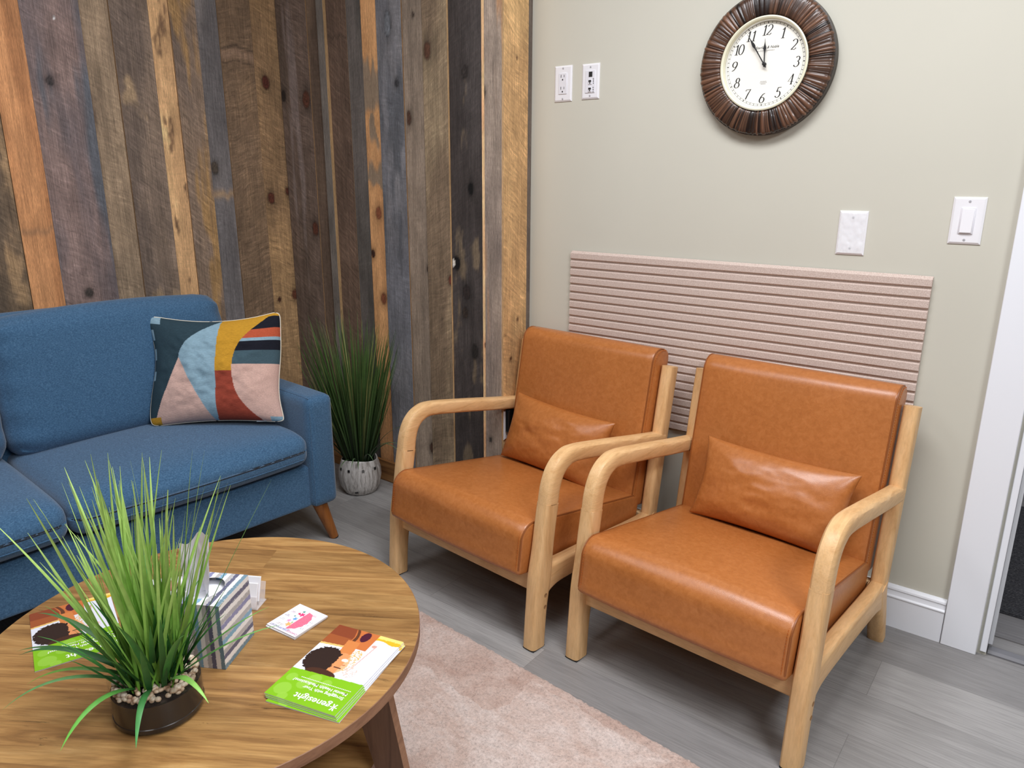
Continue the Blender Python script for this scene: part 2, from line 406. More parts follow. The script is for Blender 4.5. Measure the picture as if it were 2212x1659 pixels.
# acoustic felt
n = N('taupe_felt'); v = n.coord('Object'); a = n.noise(n.coord('Object', (1, 1, 1)), 420, 4, 0.75); b = n.noise(n.coord('Object', (0.5, 1, 1.4)), 1100, 2, 0.7)
c = n.ramp(a, [(0.32, srgb(178, 158, 147)), (0.5, srgb(202, 184, 174)), (0.68, srgb(222, 208, 199))])
c = n.mix(c, n.ramp(b, [(0.3, g(0.75)), (0.7, g(1.2))]), 0.6)
n.color(c); n.set(Roughness=1.0); n.b.inputs['Specular IOR Level'].default_value = 0.1; n.bump(a, 0.12, 0.001)
FELT = n.m
# ribbed mat
n = N('charcoal_ribbed_mat'); v = n.coord('Object'); a = n.noise(v, 160, 3, 0.7)
c = n.ramp(a, [(0.35, srgb(38, 38, 42)), (0.6, srgb(66, 66, 70)), (0.75, srgb(110, 108, 108))]); n.color(c); n.set(Roughness=1.0); n.bump(a, 0.5, 0.003)
MATM = n.m
DARKFLOOR = wood_mat('hall_floor', srgb(120, 118, 118), srgb(110, 108, 108), srgb(98, 96, 97), (1.5, 40, 1), 0.5)
GREYBASE = plain('grey_vinyl_base', srgb(96, 96, 100), 0.5)
THRESH = plain('grey_threshold', srgb(112, 112, 116), 0.45)

# grass blades
def grass_mat(name, ramp_stops, rough=0.45):
    n = N(name); c = attr_color(n); v = n.coord('Object'); a = n.noise(v, 60, 2, 0.5)
    n.color(n.mix(c, n.ramp(a, [(0.3, g(0.85)), (0.7, g(1.12))]), 0.8)); n.set(Roughness=rough); n.b.inputs['Specular IOR Level'].default_value = 0.4
    return n.m
GRASS = grass_mat('grass_blades', None)
GLASS = N('clear_glass'); GLASS.set(Base_Color=(0.06, 0.06, 0.06, 1), Roughness=0.03, Alpha=0.10); GLASS.b.inputs['Specular IOR Level'].default_value = 0.6; GLASS = GLASS.m
n = N('bronze_bowl'); v = n.coord('Object'); a = n.noise(n.coord('Object', (30, 30, 6)), 1.0, 4, 0.6)
n.color(n.ramp(a, [(0.3, srgb(30, 24, 21)), (0.6, srgb(42, 34, 30)), (0.8, srgb(62, 52, 46))])); n.set(Roughness=0.22); n.b.inputs['Coat Weight'].default_value = 0.4
BRONZE = n.m
n = N('river_pebbles'); oi = n.add('ShaderNodeTexCoord'); a = n.noise(n.coord('Object'), 70, 1, 0.5)
n.color(n.ramp(a, [(0.3, srgb(150, 116, 92)), (0.45, srgb(206, 182, 154)), (0.6, srgb(226, 212, 190)), (0.75, srgb(176, 160, 148))])); n.set(Roughness=0.35)
PEBBLE = n.m
n = N('whitewashed_ceramic'); v = n.coord('Object')
a = n.noise(n.coord('Object', (60, 60, 9)), 1.0, 4, 0.6, 1.2); b = n.noise(v, 260, 3, 0.7)
n.color(n.mix(n.ramp(a, [(0.34, srgb(150, 144, 138)), (0.5, srgb(208, 204, 200)), (0.7, srgb(226, 224, 220))]), n.ramp(b, [(0.3, g(0.8)), (0.7, g(1.08))]), 0.5)); n.set(Roughness=0.4)
n.bump(a, 0.8, 0.004)
CERAMIC = n.m
SOIL = plain('dark_soil', srgb(26, 22, 18), 0.9)

# ================================================================== ROOM
XL, YB = -1.215, -0.165
def px_plane(px, py, axis, val):
    d = _f + RV*((px-W/2)/FPX) - UV_*((py-H/2)/FPX)
    t = (val-CAM[axis])/d[axis]; p = CAM + d*t; return p

# floor
mb = MB(); mb.box((1.2, -1.6, -0.03), (6.2, 6.4, 0.06)); struct(mb.build('floor', FLOOR, smooth=False))
mb = MB(); mb.box((1.2, -1.6, CEIL+0.03), (6.2, 6.4, 0.06)); struct(mb.build('ceiling', CEILM, smooth=False))
DX0, DX1, DZ = 1.602, 2.42, 2.05                                   # door opening
mb = MB(); mb.box(((0+DX0)/2-0.03, 0.06, CEIL/2), (DX0+0.06, 0.12, CEIL)); mb.box(((DX1+4.1)/2, 0.06, CEIL/2), (4.1-DX1, 0.12, CEIL)); mb.box(((DX0+DX1)/2, 0.06, (DZ+CEIL)/2), (DX1-DX0, 0.12, CEIL-DZ))
struct(mb.build('wall_back', SAGE, smooth=False))
mb = MB(); mb.box((4.1, -2.2, CEIL/2), (0.12, 5.0, CEIL)); struct(mb.build('wall_right', FARWALL, smooth=False))
mb = MB(); mb.box((1.4, -4.55, CEIL/2), (5.6, 0.12, CEIL)); struct(mb.build('wall_front', FARWALL, smooth=False))

# reclaimed board walls -------------------------------------------------
rngw = np.random.default_rng(4)
def board_wall(name, boards, frame, fine=0.006, ztop=CEIL):
    """boards: dicts u0,u1,c0,c1,mixfreq,saw,off,seed,knots,marks ; frame(u,z,out)->xyz"""
    V = []; F = []; COL = []; UVB = []; SAW = []
    for b in boards:
        w = b['u1']-b['u0']; st = b.get('step', fine); nu = max(2, int(w/st)+1); nz = int(ztop/max(st, 0.0065))+1
        if st > 0.02: nz = 60
        us = np.linspace(b['u0']+0.0006, b['u1']-0.0006, nu); zs = np.linspace(0.0, ztop, nz)
        U, Z = np.meshgrid(us, zs); s = b['seed']; uu = U-b['u0']; L = b.get('off', 0.0)
        c0 = S(b['c0']); c1 = S(b.get('c1', b['c0'])); m = b.get('mf', (9, 2.2))
        t = fbm(uu*m[0]+s*3.1+0.15*np.sin(Z*6+s), Z*m[1]+s*7.7, s, 4); t = sstep(0.33, 0.67, t)
        col = c0[None, None]*(1-t[..., None]) + c1[None, None]*t[..., None]
        st2 = fbm(uu*90+s, Z*1.3+s, s+5, 3); col *= (0.80+0.4*st2)[..., None]
        st3 = fbm(uu*16+s*2, Z*10+s, s+9, 4); col *= (0.78+0.44*st3)[..., None]
        if 'c2' in b:                                           # patches of another tone
            p = fbm(uu*b.get('pf', (12, 3))[0]+s*1.7, Z*b.get('pf', (12, 3))[1]+s, s+31, 4); p = sstep(b.get('pt', 0.55), b.get('pt', 0.55)+0.12, p)
            for za, zb in b.get('pz', [(-1, 9)]):
                q = p*sstep(za-0.06, za+0.06, Z)*(1-sstep(zb-0.06, zb+0.06, Z))
                if b.get('solid'): q = sstep(za-0.02, za+0.02, Z+0.12*(p-0.5)+0.1*(vnoise(uu*60, Z*3, s)-0.5))*(1-sstep(zb-0.02, zb+0.02, Z+0.1*(vnoise(uu*70, Z*3, s+3)-0.5)))
                col = col*(1-q[..., None]) + S(b['c2'])*(0.85+0.3*st3)[..., None]*q[..., None]
        for (ku, kz, r, kc, el) in b.get('knots_holes', []):
            d = np.sqrt(((U-ku)/r)**2 + ((Z-kz)/(r*el))**2) + 0.12*(vnoise(U*90, Z*90, s)-0.5)
            halo = np.exp(-np.clip(d-1, 0, 9)**2*1.2)*0.45; col = col*(1-halo[..., None]*(d > 1)[..., None]*0.7)
            ring = 0.8+0.2*np.sin(d*14); q = (1-sstep(0.88, 1.05, d))
            col = col*(1-q[..., None]) + S(kc)*ring[..., None]*q[..., None]
            e = np.exp(-((d-1)/0.09)**2)*0.55; col = col*(1-e[..., None])
        for (z0, th, mc, al) in b.get('bands', []):
            q = np.exp(-((Z-z0-0.02*(vnoise(U*60, Z*0, s)-0.5))/th)**2)*al; col = col*(1-q[..., None]) + S(mc)*q[..., None]
        lum = (col@np.array([0.3, 0.55, 0.15]))[..., None]; col = (lum + (col-lum)*0.88)*1.62
        col = np.clip(col, 0.002, 0.9)
        o = len(V)
        P = frame(U.ravel(), Z.ravel(), L)
        V += P.tolist(); COL += col.reshape(-1, 3).tolist()
        UVB += np.stack([uu.ravel()+s*0.731, Z.ravel()+s*0.37], 1).tolist()
        SAW += [(b.get('saw', (0.8, 0.5))[0], b.get('saw', (0.8, 0.5))[1])]*(nu*nz)
        F += [(o+j*nu+i, o+j*nu+i+1, o+(j+1)*nu+i+1, o+(j+1)*nu+i) for j in range(nz-1) for i in range(nu-1)]
        ec = S(b.get('edge', (150, 118, 84)))                    # sawn sides, lighter raw wood
        for side in (0, nu-1):
            o2 = len(V); u = us[side]
            for dep in (L, -0.02):
                V += frame(np.full(nz, u), zs, dep).tolist(); COL += [ec.tolist()]*nz
                UVB += [(s*0.7+dep, z) for z in zs]; SAW += [(0.0, 0.0)]*nz
            F += [(o2+j, o2+nz+j, o2+nz+j+1, o2+j+1) for j in range(nz-1)]
    me = bpy.data.meshes.new(name); me.from_pydata(V, [], F); me.materials.append(BOARDS); me.update()
    lo = np.empty(len(me.loops), np.int32); me.loops.foreach_get('vertex_index', lo)
    for nm, arr in (('board', UVB), ('saw', SAW)):
        l = me.uv_layers.new(name=nm); l.data.foreach_set('uv', np.array(arr, np.float32)[lo].ravel())
    ob_ = bpy.data.objects.new(name, me); C.objects.link(ob_); set_cols(ob_, np.array(COL))
    return struct(ob_)

RED = (72, 34, 22); DKK = (48, 38, 32)
def KL(px, py, r, c=RED, el=1.5): p = px_plane(px, py, 0, XL); return (p.y, p.z, r, c, el)
def KB(px, py, r, c=RED, el=1.5): p = px_plane(px, py, 1, YB); return (p.x, p.z, r, c, el)
def edgesL(pxs): return [px_plane(p, 0, 0, XL).y for p in pxs]
def edgesB(pxs): return [px_plane(p, 0, 1, YB).x for p in pxs]
eL = edgesL([-43, 36, 167, 231, 316, 360, 418, 465.6, 537]) + [YB]
specL = [
 dict(c0=(180, 124, 74), c1=(160, 106, 60), saw=(0.1, 0.06), mf=(14, 0.9), bands=[(px_plane(80, 497, 0, XL).z, 0.012, (120, 92, 66), 0.5)], off=0.006),
 dict(c0=(98, 86, 86), c1=(118, 98, 92), c2=(82, 85, 92), pf=(9, 1.1), pt=0.50, saw=(0.55, 0.75), knots_holes=[KL(107, 175, 0.012, (58, 52, 52), 1.3), KL(192, 632, 0.014, (62, 54, 50), 1.2), KL(115, 38, 0.0035, (240, 240, 240), 1.0)]),
 dict(c0=(146, 124, 98), c1=(116, 98, 78), c2=(92, 76, 62), pf=(16, 4), pt=0.6, saw=(0.5, 0.7)),
 dict(c0=(120, 102, 86), c1=(98, 84, 74), saw=(0.6, 0.85), c2=(146, 122, 92), pf=(10, 5), pt=0.62),
 dict(c0=(206, 164, 110), c1=(178, 138, 92), saw=(0.1, 0.25), c2=(112, 84, 58), pf=(40, 9), pt=0.62),
 dict(c0=(122, 102, 84), c1=(106, 90, 78), saw=(0.7, 0.95), c2=(150, 116, 70), pf=(14, 2), pt=0.6),
 dict(c0=(114, 108, 106), c1=(96, 92, 92), saw=(0.3, 0.4), knots_holes=[KL(464, 363, 0.016, (78, 68, 58), 1.6)], bands=[(px_plane(490, 421, 0, XL).z, 0.016, (150, 120, 84), 0.7)]),
 dict(c0=(126, 100, 72), c1=(110, 88, 66), saw=(-0.35, 1.0), bands=[(px_plane(510, 103, 0, XL).z, 0.004, (52, 42, 34), 0.8), (px_plane(512, 118, 0, XL).z, 0.018, (140, 112, 90), 0.6), (px_plane(512, 134, 0, XL).z, 0.003, (60, 46, 36), 0.7)]),
 dict(c0=(156, 122, 80), c1=(128, 100, 68), saw=(0.35, 0.95), knots_holes=[KL(574, 178, 0.019, (84, 38, 26)), KL(586, 428, 0.017, (86, 42, 26)), KL(621, 413, 0.011, (80, 40, 26)), KL(604, 647, 0.008, (70, 38, 24)), KL(637, 636, 0.016, (96, 52, 32))]),
]
boardsL = []
y = eL[0]; k = 0
alt = [(96, 80, 62), (150, 116, 76), (98, 92, 88), (120, 96, 72), (86, 74, 66)]
extra = []
while y > -4.4:
    w = [0.14, 0.1, 0.17, 0.12, 0.15][k % 5]
    extra.append(dict(u0=y-w, u1=y, c0=(100, 82, 62) if k == 0 else alt[k % 5], c1=(76, 64, 52) if k == 0 else alt[(k+2) % 5], c2=(140, 112, 78), pf=(12, 5), pt=0.58, saw=(0.7, 0.8), step=0.006 if k == 0 else 0.05)); y -= w; k += 1
boardsL += extra[::-1]
for i, s in enumerate(specL): s.update(u0=eL[i], u1=eL[i+1]); boardsL.append(s)
offs = [0.0, 0.004, -0.002, 0.003, 0.001, 0.005, -0.001, 0.002]
for i, b in enumerate(boardsL): b['seed'] = 11+i; b.setdefault('off', offs[i % 8])
board_wall('wall_left', boardsL, lambda u, z, o: np.stack([np.full_like(u, XL+o), u, z], 1))

eB = [XL+0.004] + edgesB([668, 686, 701, 744, 777, 811, 866.5, 911, 965.6, 1039.5, 1046]) + [-0.004]
eB[1] = px_plane(660, 0, 1, YB).x
oz = lambda py: px_plane(800, py, 1, YB).z
specB = [
 dict(c0=(96, 80, 70), c1=(86, 72, 62), saw=(0.6, 0.95), knots_holes=[KB(614, 208, 0.016, (44, 36, 32)), KB(663, 215, 0.024, (84, 48, 34)), KB(683, 494, 0.02, (86, 46, 32))], c2=(116, 102, 96), pf=(20, 1.2), pt=0.66),
 dict(c0=(98, 80, 64), c1=(86, 70, 58), saw=(0.2, 0.4)),
 dict(c0=(112, 104, 96), c1=(100, 94, 88), saw=(0.1, 0.1), off=0.012, edge=(176, 144, 104)),
 dict(c0=(96, 76, 62), c1=(84, 66, 54), saw=(0.75, 0.9), edge=(176, 140, 98), bands=[(px_plane(720, 80, 1, YB).z, 0.006, (40, 32, 28), 0.5)]),
 dict(c0=(86, 80, 76), c1=(72, 68, 64), saw=(-0.3, 0.3), off=-0.002),
 dict(c0=(184, 134, 82), c1=(166, 116, 68), saw=(0.1, 0.15), mf=(12, 0.8), c2=(122, 104, 84), solid=True, pz=[(oz(275), oz(140)), (oz(378), oz(368))],
      knots_holes=[KB(818, 460, 0.017, (122, 68, 40)), KB(829, 645, 0.016, (116, 64, 38)), KB(806, 548, 0.012, (60, 34, 26))]),
 dict(c0=(94, 95, 101), c1=(104, 103, 106), c2=(80, 82, 87), pf=(9, 2), pt=0.6, saw=(0.2, 0.45), knots_holes=[KB(838, 52, 0.017, (104, 108, 114), 2.6), KB(858, 180, 0.010, (52, 52, 56)), KB(843, 900, 0.008, (70, 74, 80))]),
 dict(c0=(128, 112, 96), c1=(114, 100, 86), saw=(-0.2, 0.25), edge=(190, 160, 120), knots_holes=[KB(883, 255, 0.012, (74, 50, 38), 2.2), KB(924, 580, 0.007, (60, 46, 36)), KB(891, 32, 0.006, (60, 48, 40)), KB(934, 968, 0.014, (74, 50, 38), 1.6)]),
 dict(c0=(128, 110, 84), c1=(108, 90, 70), saw=(-0.5, 0.7), knots_holes=[KB(924, 110, 0.017, (88, 56, 38), 1.9), KB(975, 605, 0.010, (96, 44, 30), 2.0)], edge=(196, 160, 116)),
 dict(c0=(62, 56, 54), c1=(52, 46, 44), c2=(98, 84, 66), pf=(22, 5), pt=0.62, saw=(-0.5, 0.45), off=-0.003,
      knots_holes=[KB(1016, 408, 0.013, (8, 8, 9), 1.7), KB(986, 569, 0.017, (10, 10, 12), 1.6), KB(979, 568, 0.0065, (214, 208, 196), 2.4), KB(1003, 155, 0.014, (44, 38, 36)), KB(1007, 632, 0.018, (46, 38, 36), 1.5), KB(1025, 760, 0.016, (36, 32, 30), 1.8), KB(1004, 676, 0.014, (52, 42, 36))]),  # near-black spots paint the shade inside open knotholes, pale one the backing edge
 dict(c0=(224, 166, 116), c1=(212, 152, 104), saw=(0, 0.0), off=0.002, knots_holes=[KB(1050, 745, 0.006, (60, 40, 30))]),
 dict(c0=(138, 122, 108), c1=(122, 108, 98), saw=(0.2, 0.25), off=0.003, edge=(206, 172, 130), c2=(150, 112, 78), pf=(20, 1), pt=0.6, knots_holes=[KB(1046, 200, 0.009, (40, 34, 32), 2.0), KB(1061, 950, 0.008, (60, 54, 50))]),
]
for i, s in enumerate(specB): s.update(u0=eB[i], u1=eB[i+1], seed=40+i); s.setdefault('off', offs[(i*3+1) % 8])
board_wall('wall_nook', specB, lambda u, z, o: np.stack([u, np.full_like(u, YB-o), z], 1))
# return of the board wall: faces +x, from the corner back to the painted wall
OUT_Z0, OUT_Z1 = 0.28, 0.475                                     # cut-out for the outlet
def KR(px, py, r, c=RED, el=1.4): p = px_plane(px, py, 0, 0.0); return (p.y, p.z, r, c, el)
specR = [dict(u0=YB, u1=-0.026, c0=(190, 152, 98), c1=(170, 132, 84), saw=(0.6, 0.9), seed=71, off=0.0, edge=(190, 160, 120), c2=(130, 98, 62), pf=(10, 2), pt=0.63,
              knots_holes=[KR(1117, 125, 0.004, (90, 50, 30)), KR(1118, 690, 0.005, (110, 70, 40)), KR(1103, 775, 0.006, (96, 60, 34))]),
         dict(u0=-0.026, u1=-0.001, c0=(94, 84, 76), c1=(84, 74, 68), saw=(0.5, 0.3), seed=72, off=-0.002)]
board_wall('wall_return', specR, lambda u, z, o: np.stack([np.full_like(u, 0.0+o), u, z], 1))
mb = MB(); mb.box((-0.63, 0.02, CEIL/2), (1.2, 0.33, CEIL)); mb.box((XL-0.1, -2.2, CEIL/2), (0.12, 4.7, CEIL))
struct(mb.build('wall_backing', SLOT, smooth=False))
# board skirting along the nook
mb = MB(); mb.box((-0.615, YB-0.013, 0.048), (1.17, 0.014, 0.096))
def skirt_cols(o):
    P = verts_of(o); t = fbm(P[:, 0]*6, P[:, 2]*30, 3, 3); return S((140, 98, 56))*(0.8+0.4*t)[:, None]
n = N('board_skirting'); v = n.coord('Object', (3, 30, 40)); a = n.noise(v, 1.0, 5, 0.6, 1.0)
n.color(n.ramp(a, [(0.3, srgb(96, 62, 36)), (0.5, srgb(140, 98, 56)), (0.7, srgb(164, 120, 74))])); n.set(Roughness=0.6)
struct(mb.build('baseboard_nook', n.m, bevel=0.002))

# white baseboard with moulded cap
def base_prof(): return [(0, 0), (0.014, 0), (0.014, 0.094), (0.0165, 0.097), (0.0165, 0.100), (0.012, 0.104), (0.0095, 0.112), (0.0095, 0.117), (0.012, 0.121), (0.0105, 0.126), (0.006, 0.131), (0, 0.133)]
def baseboard(name, x0, x1, yw):
    mb = MB(); pr = base_prof(); vs = [(x0, yw-d, z) for d, z in pr] + [(x1, yw-d, z) for d, z in pr]; n_ = len(pr)
    mb.add(vs, [(i, (i+1) % n_, n_+(i+1) % n_, n_+i) for i in range(n_)] + [tuple(range(n_)), tuple(range(2*n_-1, n_-1, -1))])
    return struct(mb.build(name, WHITEPAINT, angle=25))
baseboard('baseboard_back', 0.004, 1.4885, 0.0)
# door casing, jamb, stop, threshold
mb = MB(); mb.box((1.5345, -0.0095, 1.07), (0.089, 0.019, 2.14)); o = struct(mb.build('trim_1', WHITEPAINT, bevel=0.002))
mb = MB(); mb.box((DX1+0.0445, -0.0095, 1.07), (0.089, 0.019, 2.14)); struct(mb.build('trim_2', WHITEPAINT, bevel=0.002))
mb = MB(); mb.box(((1.49+DX1+0.089)/2, -0.0095, DZ+0.055), (DX1-1.49+0.089, 0.019, 0.089)); struct(mb.build('trim_3', WHITEPAINT, bevel=0.002))
mb = MB(); mb.box((1.594, 0.056, DZ/2+0.006), (0.016, 0.128, DZ-0.012)); mb.box((1.606, 0.056, DZ/2+0.008), (0.012, 0.036, DZ-0.016)); struct(mb.build('door_1_jamb', WHITEPAINT, bevel=0.0015)).name = 'trim_4'
mb = MB()
pr = [(-0.022, 0), (0.022, 0), (0.022, 0.004), (0.012, 0.009), (-0.012, 0.009), (-0.022, 0.004)]
mb.sweep([(1.604, 0.03, 0.0005), (DX1, 0.03, 0.0005)], [(a, b) for a, b in pr], (0, 1, 0))
struct(mb.build('trim_5', THRESH, angle=25))
# hall behind the doorway
mb = MB(); mb.box((1.9, 0.81, 0.0015), (2.4, 1.38, 0.003)); struct(mb.build('floor_hall', DARKFLOOR, smooth=False))
mb = MB(); mb.box((1.9, 1.56, CEIL/2), (2.6, 0.12, CEIL)); struct(mb.build('wall_hall', paint_mat('hall_paint', srgb(206, 210, 220)), smooth=False))
mb = MB(); mb.box((0.72, 0.8, CEIL/2), (0.08, 1.4, CEIL)); mb.box((3.1, 0.8, CEIL/2), (0.08, 1.4, CEIL)); struct(mb.build('wall_hall_side', paint_mat('hall_paint_side', srgb(206, 206, 208)), smooth=False))
mb = MB(); mb.box((1.9, 0.8, CEIL+0.02), (2.6, 1.45, 0.04)); struct(mb.build('ceiling_hall', CEILM, smooth=False))
mb = MB(); mb.box((1.9, 1.493, 0.06), (2.3, 0.014, 0.115)); struct(mb.build('baseboard_hall', GREYBASE, bevel=0.003))
mb = MB(); y0, y1 = 0.268, 1.22; nr = 90
mb.box((2.0, (y0+y1)/2, 0.0055), (0.9, y1-y0, 0.005))
for i in range(nr):
    yy = y0+0.006+(y1-y0-0.012)*i/(nr-1); mb.box((2.0, yy, 0.0095), (0.888, 0.0055, 0.004))
tag(mb.build('door_mat', MATM, smooth=False), 'charcoal ribbed mat on the hall floor beyond the doorway', 'mat')

# ================================================================== WALL THINGS
def beveled_plate(w, h, t=0.0055, b=0.005):
    mb = MB(); x, z = w/2, h/2
    vs = [(-x, 0, -z), (x, 0, -z), (x, 0, z), (-x, 0, z), (-x, -t*0.45, -z), (x, -t*0.45, -z), (x, -t*0.45, z), (-x, -t*0.45, z),
          (-x+b, -t, -z+b), (x-b, -t, -z+b), (x-b, -t, z-b), (-x+b, -t, z-b)]
    fs = [(0, 1, 5, 4), (1, 2, 6, 5), (2, 3, 7, 6), (3, 0, 4, 7), (4, 5, 9, 8), (5, 6, 10, 9), (6, 7, 11, 10), (7, 4, 8, 11), (8, 9, 10, 11), (0, 3, 2, 1)]
    mb.add(vs, fs); return mb
def screw(parent, z, y=-0.0055, mat=SCREW):
    mb = MB(); mb.lathe([(0.0001, 0.0012), (0.0028, 0.001), (0.0036, 0)], 14, 0, Matrix.Translation((0, y, z)) @ Matrix.Rotation(R(90), 4, 'X'))
    mb.box((0, y-0.0012, z), (0.0006, 0.0006, 0.005), 1)
    return mb.build('screw', [mat, GREYMARK], parent)
def xz(x, z): return (x, 0.0, z)

# switch by the door
t = thing('light_switch', 'white rocker light switch on the beige wall beside the door casing', 'switch', xz(1.3457+0.0363, 1.2474-0.0588))
beveled_plate(0.0735, 0.1176).build('wall_plate', PLATE, t, angle=20)
mb = MB(); mb.box((0, -0.0062, 0), (0.0335, 0.003, 0.0665), 0); mb.build('switch_frame', PLATE2, t, bevel=0.0015)
mb = MB(); mb.box((0, -0.0085, 0), (0.027, 0.004, 0.060), 0, None, Matrix.Rotation(R(-3.2), 3, 'X')); mb.build('rocker', PLATE, t, bevel=0.001)
screw(t, 0.048); screw(t, -0.048)
# blank plate still in its plastic film
t = thing('blank_wall_plate', 'white blank wall plate still covered in wrinkled clear film, above the ribbed panel', 'wall plate', xz(1.0725+0.0372, 1.2056-0.06))
beveled_plate(0.0745, 0.120).build('wall_plate', PLATE, t, angle=20)
screw(t, 0.042); screw(t, -0.042)
fm = N('protective_film'); fm.set(Base_Color=(0.98, 0.99, 1, 1), Roughness=0.06, Alpha=0.34); fm.b.inputs['Specular IOR Level'].default_value = 1.0
rngf = np.random.default_rng(5)
def filmz(X, Y): return 0.0010 + 0.0060*np.abs(fbm(X*50+9, Y*26+3, 4, 3)-0.5)*2 + 0.001*vnoise(X*160, Y*90, 8)
fo = grid(0.066, 0.110, 26, 40, 'protective_film', fm.m, lambda u, v: np.ones(u.shape+(3,)), t, Matrix.Translation((0, -0.0056, 0)) @ Matrix.Rotation(R(90), 4, 'X'), filmz)
fo['label'] = 'clear wrinkled film'
# duplex outlet
t = thing('power_outlet', 'white duplex power outlet high on the beige wall, next to the board corner', 'outlet', xz(0.0964+0.035, 1.6566-0.057))
beveled_plate(0.070, 0.114).build('wall_plate', PLATE, t, angle=20)
mb = MB(); mb.box((0, -0.0062, 0), (0.033, 0.003, 0.0665)); mb.build('receptacle', PLATE2, t, bevel=0.001)
mb = MB()
for dz in (0.019, -0.019):
    mb.box((-0.0063, -0.0078, dz+0.005), (0.0018, 0.0008, 0.009)); mb.box((0.0063, -0.0078, dz+0.005), (0.0016, 0.0008, 0.0075))
    mb.lathe([(0.0001, 0.0004), (0.0026, 0.0004), (0.0026, 0)], 10, 0, Matrix.Translation((0, -0.0077, dz-0.0065)) @ Matrix.Rotation(R(90), 4, 'X'))
mb.build('slots', SLOT, t, smooth=False); screw(t, 0.0485); screw(t, -0.0485)
# data jack plate
t = thing('data_jack_plate', 'white wall plate with black port and two data jacks, right of the power outlet', 'wall plate', xz(0.2068+0.0335, 1.6546-0.055))
beveled_plate(0.067, 0.110).build('wall_plate', PLATE, t, angle=20)
mb = MB(); mb.box((0, -0.0062, -0.001), (0.037, 0.003, 0.070)); mb.build('jack_strap', PLATE2, t, bevel=0.001)
mb = MB(); mb.box((0.002, -0.0078, 0.0215), (0.0135, 0.001, 0.016)); mb.build('open_port', SLOT, t, smooth=False)
for dz in (-0.002, -0.0255):
    mb = MB(); mb.box((0.001, -0.0084, dz), (0.0135, 0.0028, 0.0155)); j = mb.build('jack', PLATE2, t, bevel=0.0008)
    mb = MB(); mb.box((0.001, -0.0100, dz+0.0025), (0.010, 0.0006, 0.006)); mb.box((0.001, -0.0100, dz-0.0035), (0.0045, 0.0006, 0.004)); mb.build('jack_opening', SLOT, j, smooth=False)
mb = MB()
for z0 in (0.004, -0.0225):
    mb.lathe([(0.0011, 0.0003), (0.0021, 0.0003)], 12, 0, Matrix.Translation((0.0135, -0.0079, z0+0.0025)) @ Matrix.Rotation(R(90), 4, 'X'))
    mb.box((0.0135, -0.0080, z0-0.004), (0.003, 0.0004, 0.003)); mb.box((0.0135, -0.0080, z0-0.0105), (0.0024, 0.0004, 0.0034))
mb.build('printed_marks', SLOT, t, smooth=False); screw(t, 0.044); screw(t, -0.0445)
# outlet with a black adapter on the board return, behind the left chair
t = thing('low_outlet', 'white outlet plate low on the board corner behind the left leather chair', 'outlet', (0.0005, -0.128, 0.388))
M90 = Matrix.Rotation(R(90), 4, 'Z')
beveled_plate(0.072, 0.116).build('wall_plate', PLATE, t, angle=20, M=M90)
t2 = thing('power_adapter', 'black power adapter plugged in low behind the left leather chair', 'adapter', (0.006, -0.142, 0.408))
P, fs = rbox((0.022, 0.040, 0.092), 0.007, 8); mb = MB(); mb.add(P, fs); mb.build('adapter_body', BLACK, t2, M=Matrix.Translation((0.011, 0, 0)))
mb = MB(); mb.box((-0.002, 0, 0.01), (0.008, 0.002, 0.008)); mb.build('prong', SCREW, t2, smooth=False)

# ribbed felt panel
t = thing('acoustic_panel', 'taupe felt acoustic panel with horizontal ribs on the beige wall behind the chairs', 'wall panel', (0.756, -0.002, 0.7535))
x0, x1, z0, z1 = -0.571, 0.571, -0.2885, 0.2885; nr = 20; pit = (z1-z0)/nr
pr = [(0, z0)]
for i in range(nr):
    a = z0+i*pit; d0, d1 = 0.0115, 0.0045
    pr += [(d0-0.003, a+0.0004), (d0, a+0.0032), (d0, a+pit-0.0082), (d0-0.0035, a+pit-0.0058)] + ([(d1, a+pit-0.0052), (d1, a+pit-0.0004)] if i < nr-1 else [])
pr += [(0, z1)]
mb = MB(); nn = len(pr); mb.add([(x0, -d, z) for d, z in pr]+[(x1, -d, z) for d, z in pr], [(i, i+1, nn+i+1, nn+i) for i in range(nn-1)] + [tuple(range(nn)), tuple(range(2*nn-1, nn-1, -1)), (0, nn, 2*nn-1, nn-1)])
mb.build('ribbed_felt', FELT, t, angle=20)

# ------------------------------------------------------------------ clock
CLK = thing('wall_clock', 'round wall clock with dark fluted wooden rim on the beige wall', 'clock', (0.829, 0, 1.602))
MC = Matrix.Rotation(R(90), 4, 'X')                                 # local z -> -y (out of the wall)
RO, RI = 0.190, 0.1225; seg = 720
rngc = random.Random(8); flutes = []; a = 0.0
while a < 2*math.pi:
    w = rngc.choice([0.025, 0.035, 0.045, 0.06, 0.085]); flutes.append((a, min(w, 2*math.pi-a), rngc.uniform(0.2, 1), rngc.random())); a += w
def flute(th):
    for a0, w, am, ti in flutes:
        if a0 <= th < a0+w: return math.sin(math.pi*(th-a0)/w)**0.8*am*min(1, w/0.05), ti, am, (th-a0)/w
    return 0, 0, 0, 0
rad = [RI, RI+0.003, RI+0.010, RI+0.022, RI+0.036, RI+0.05, RI+0.060, RO-0.002, RO]
hz = [0.032, 0.0385, 0.0405, 0.0415, 0.0410, 0.0395, 0.0370, 0.0325, 0.024]
mb = MB(); vs = []; cols = []; nrr = len(rad)
dark = np.array(S((30, 18, 14))); mid = np.array(S((92, 62, 46))); lite = np.array(S((126, 90, 68)))
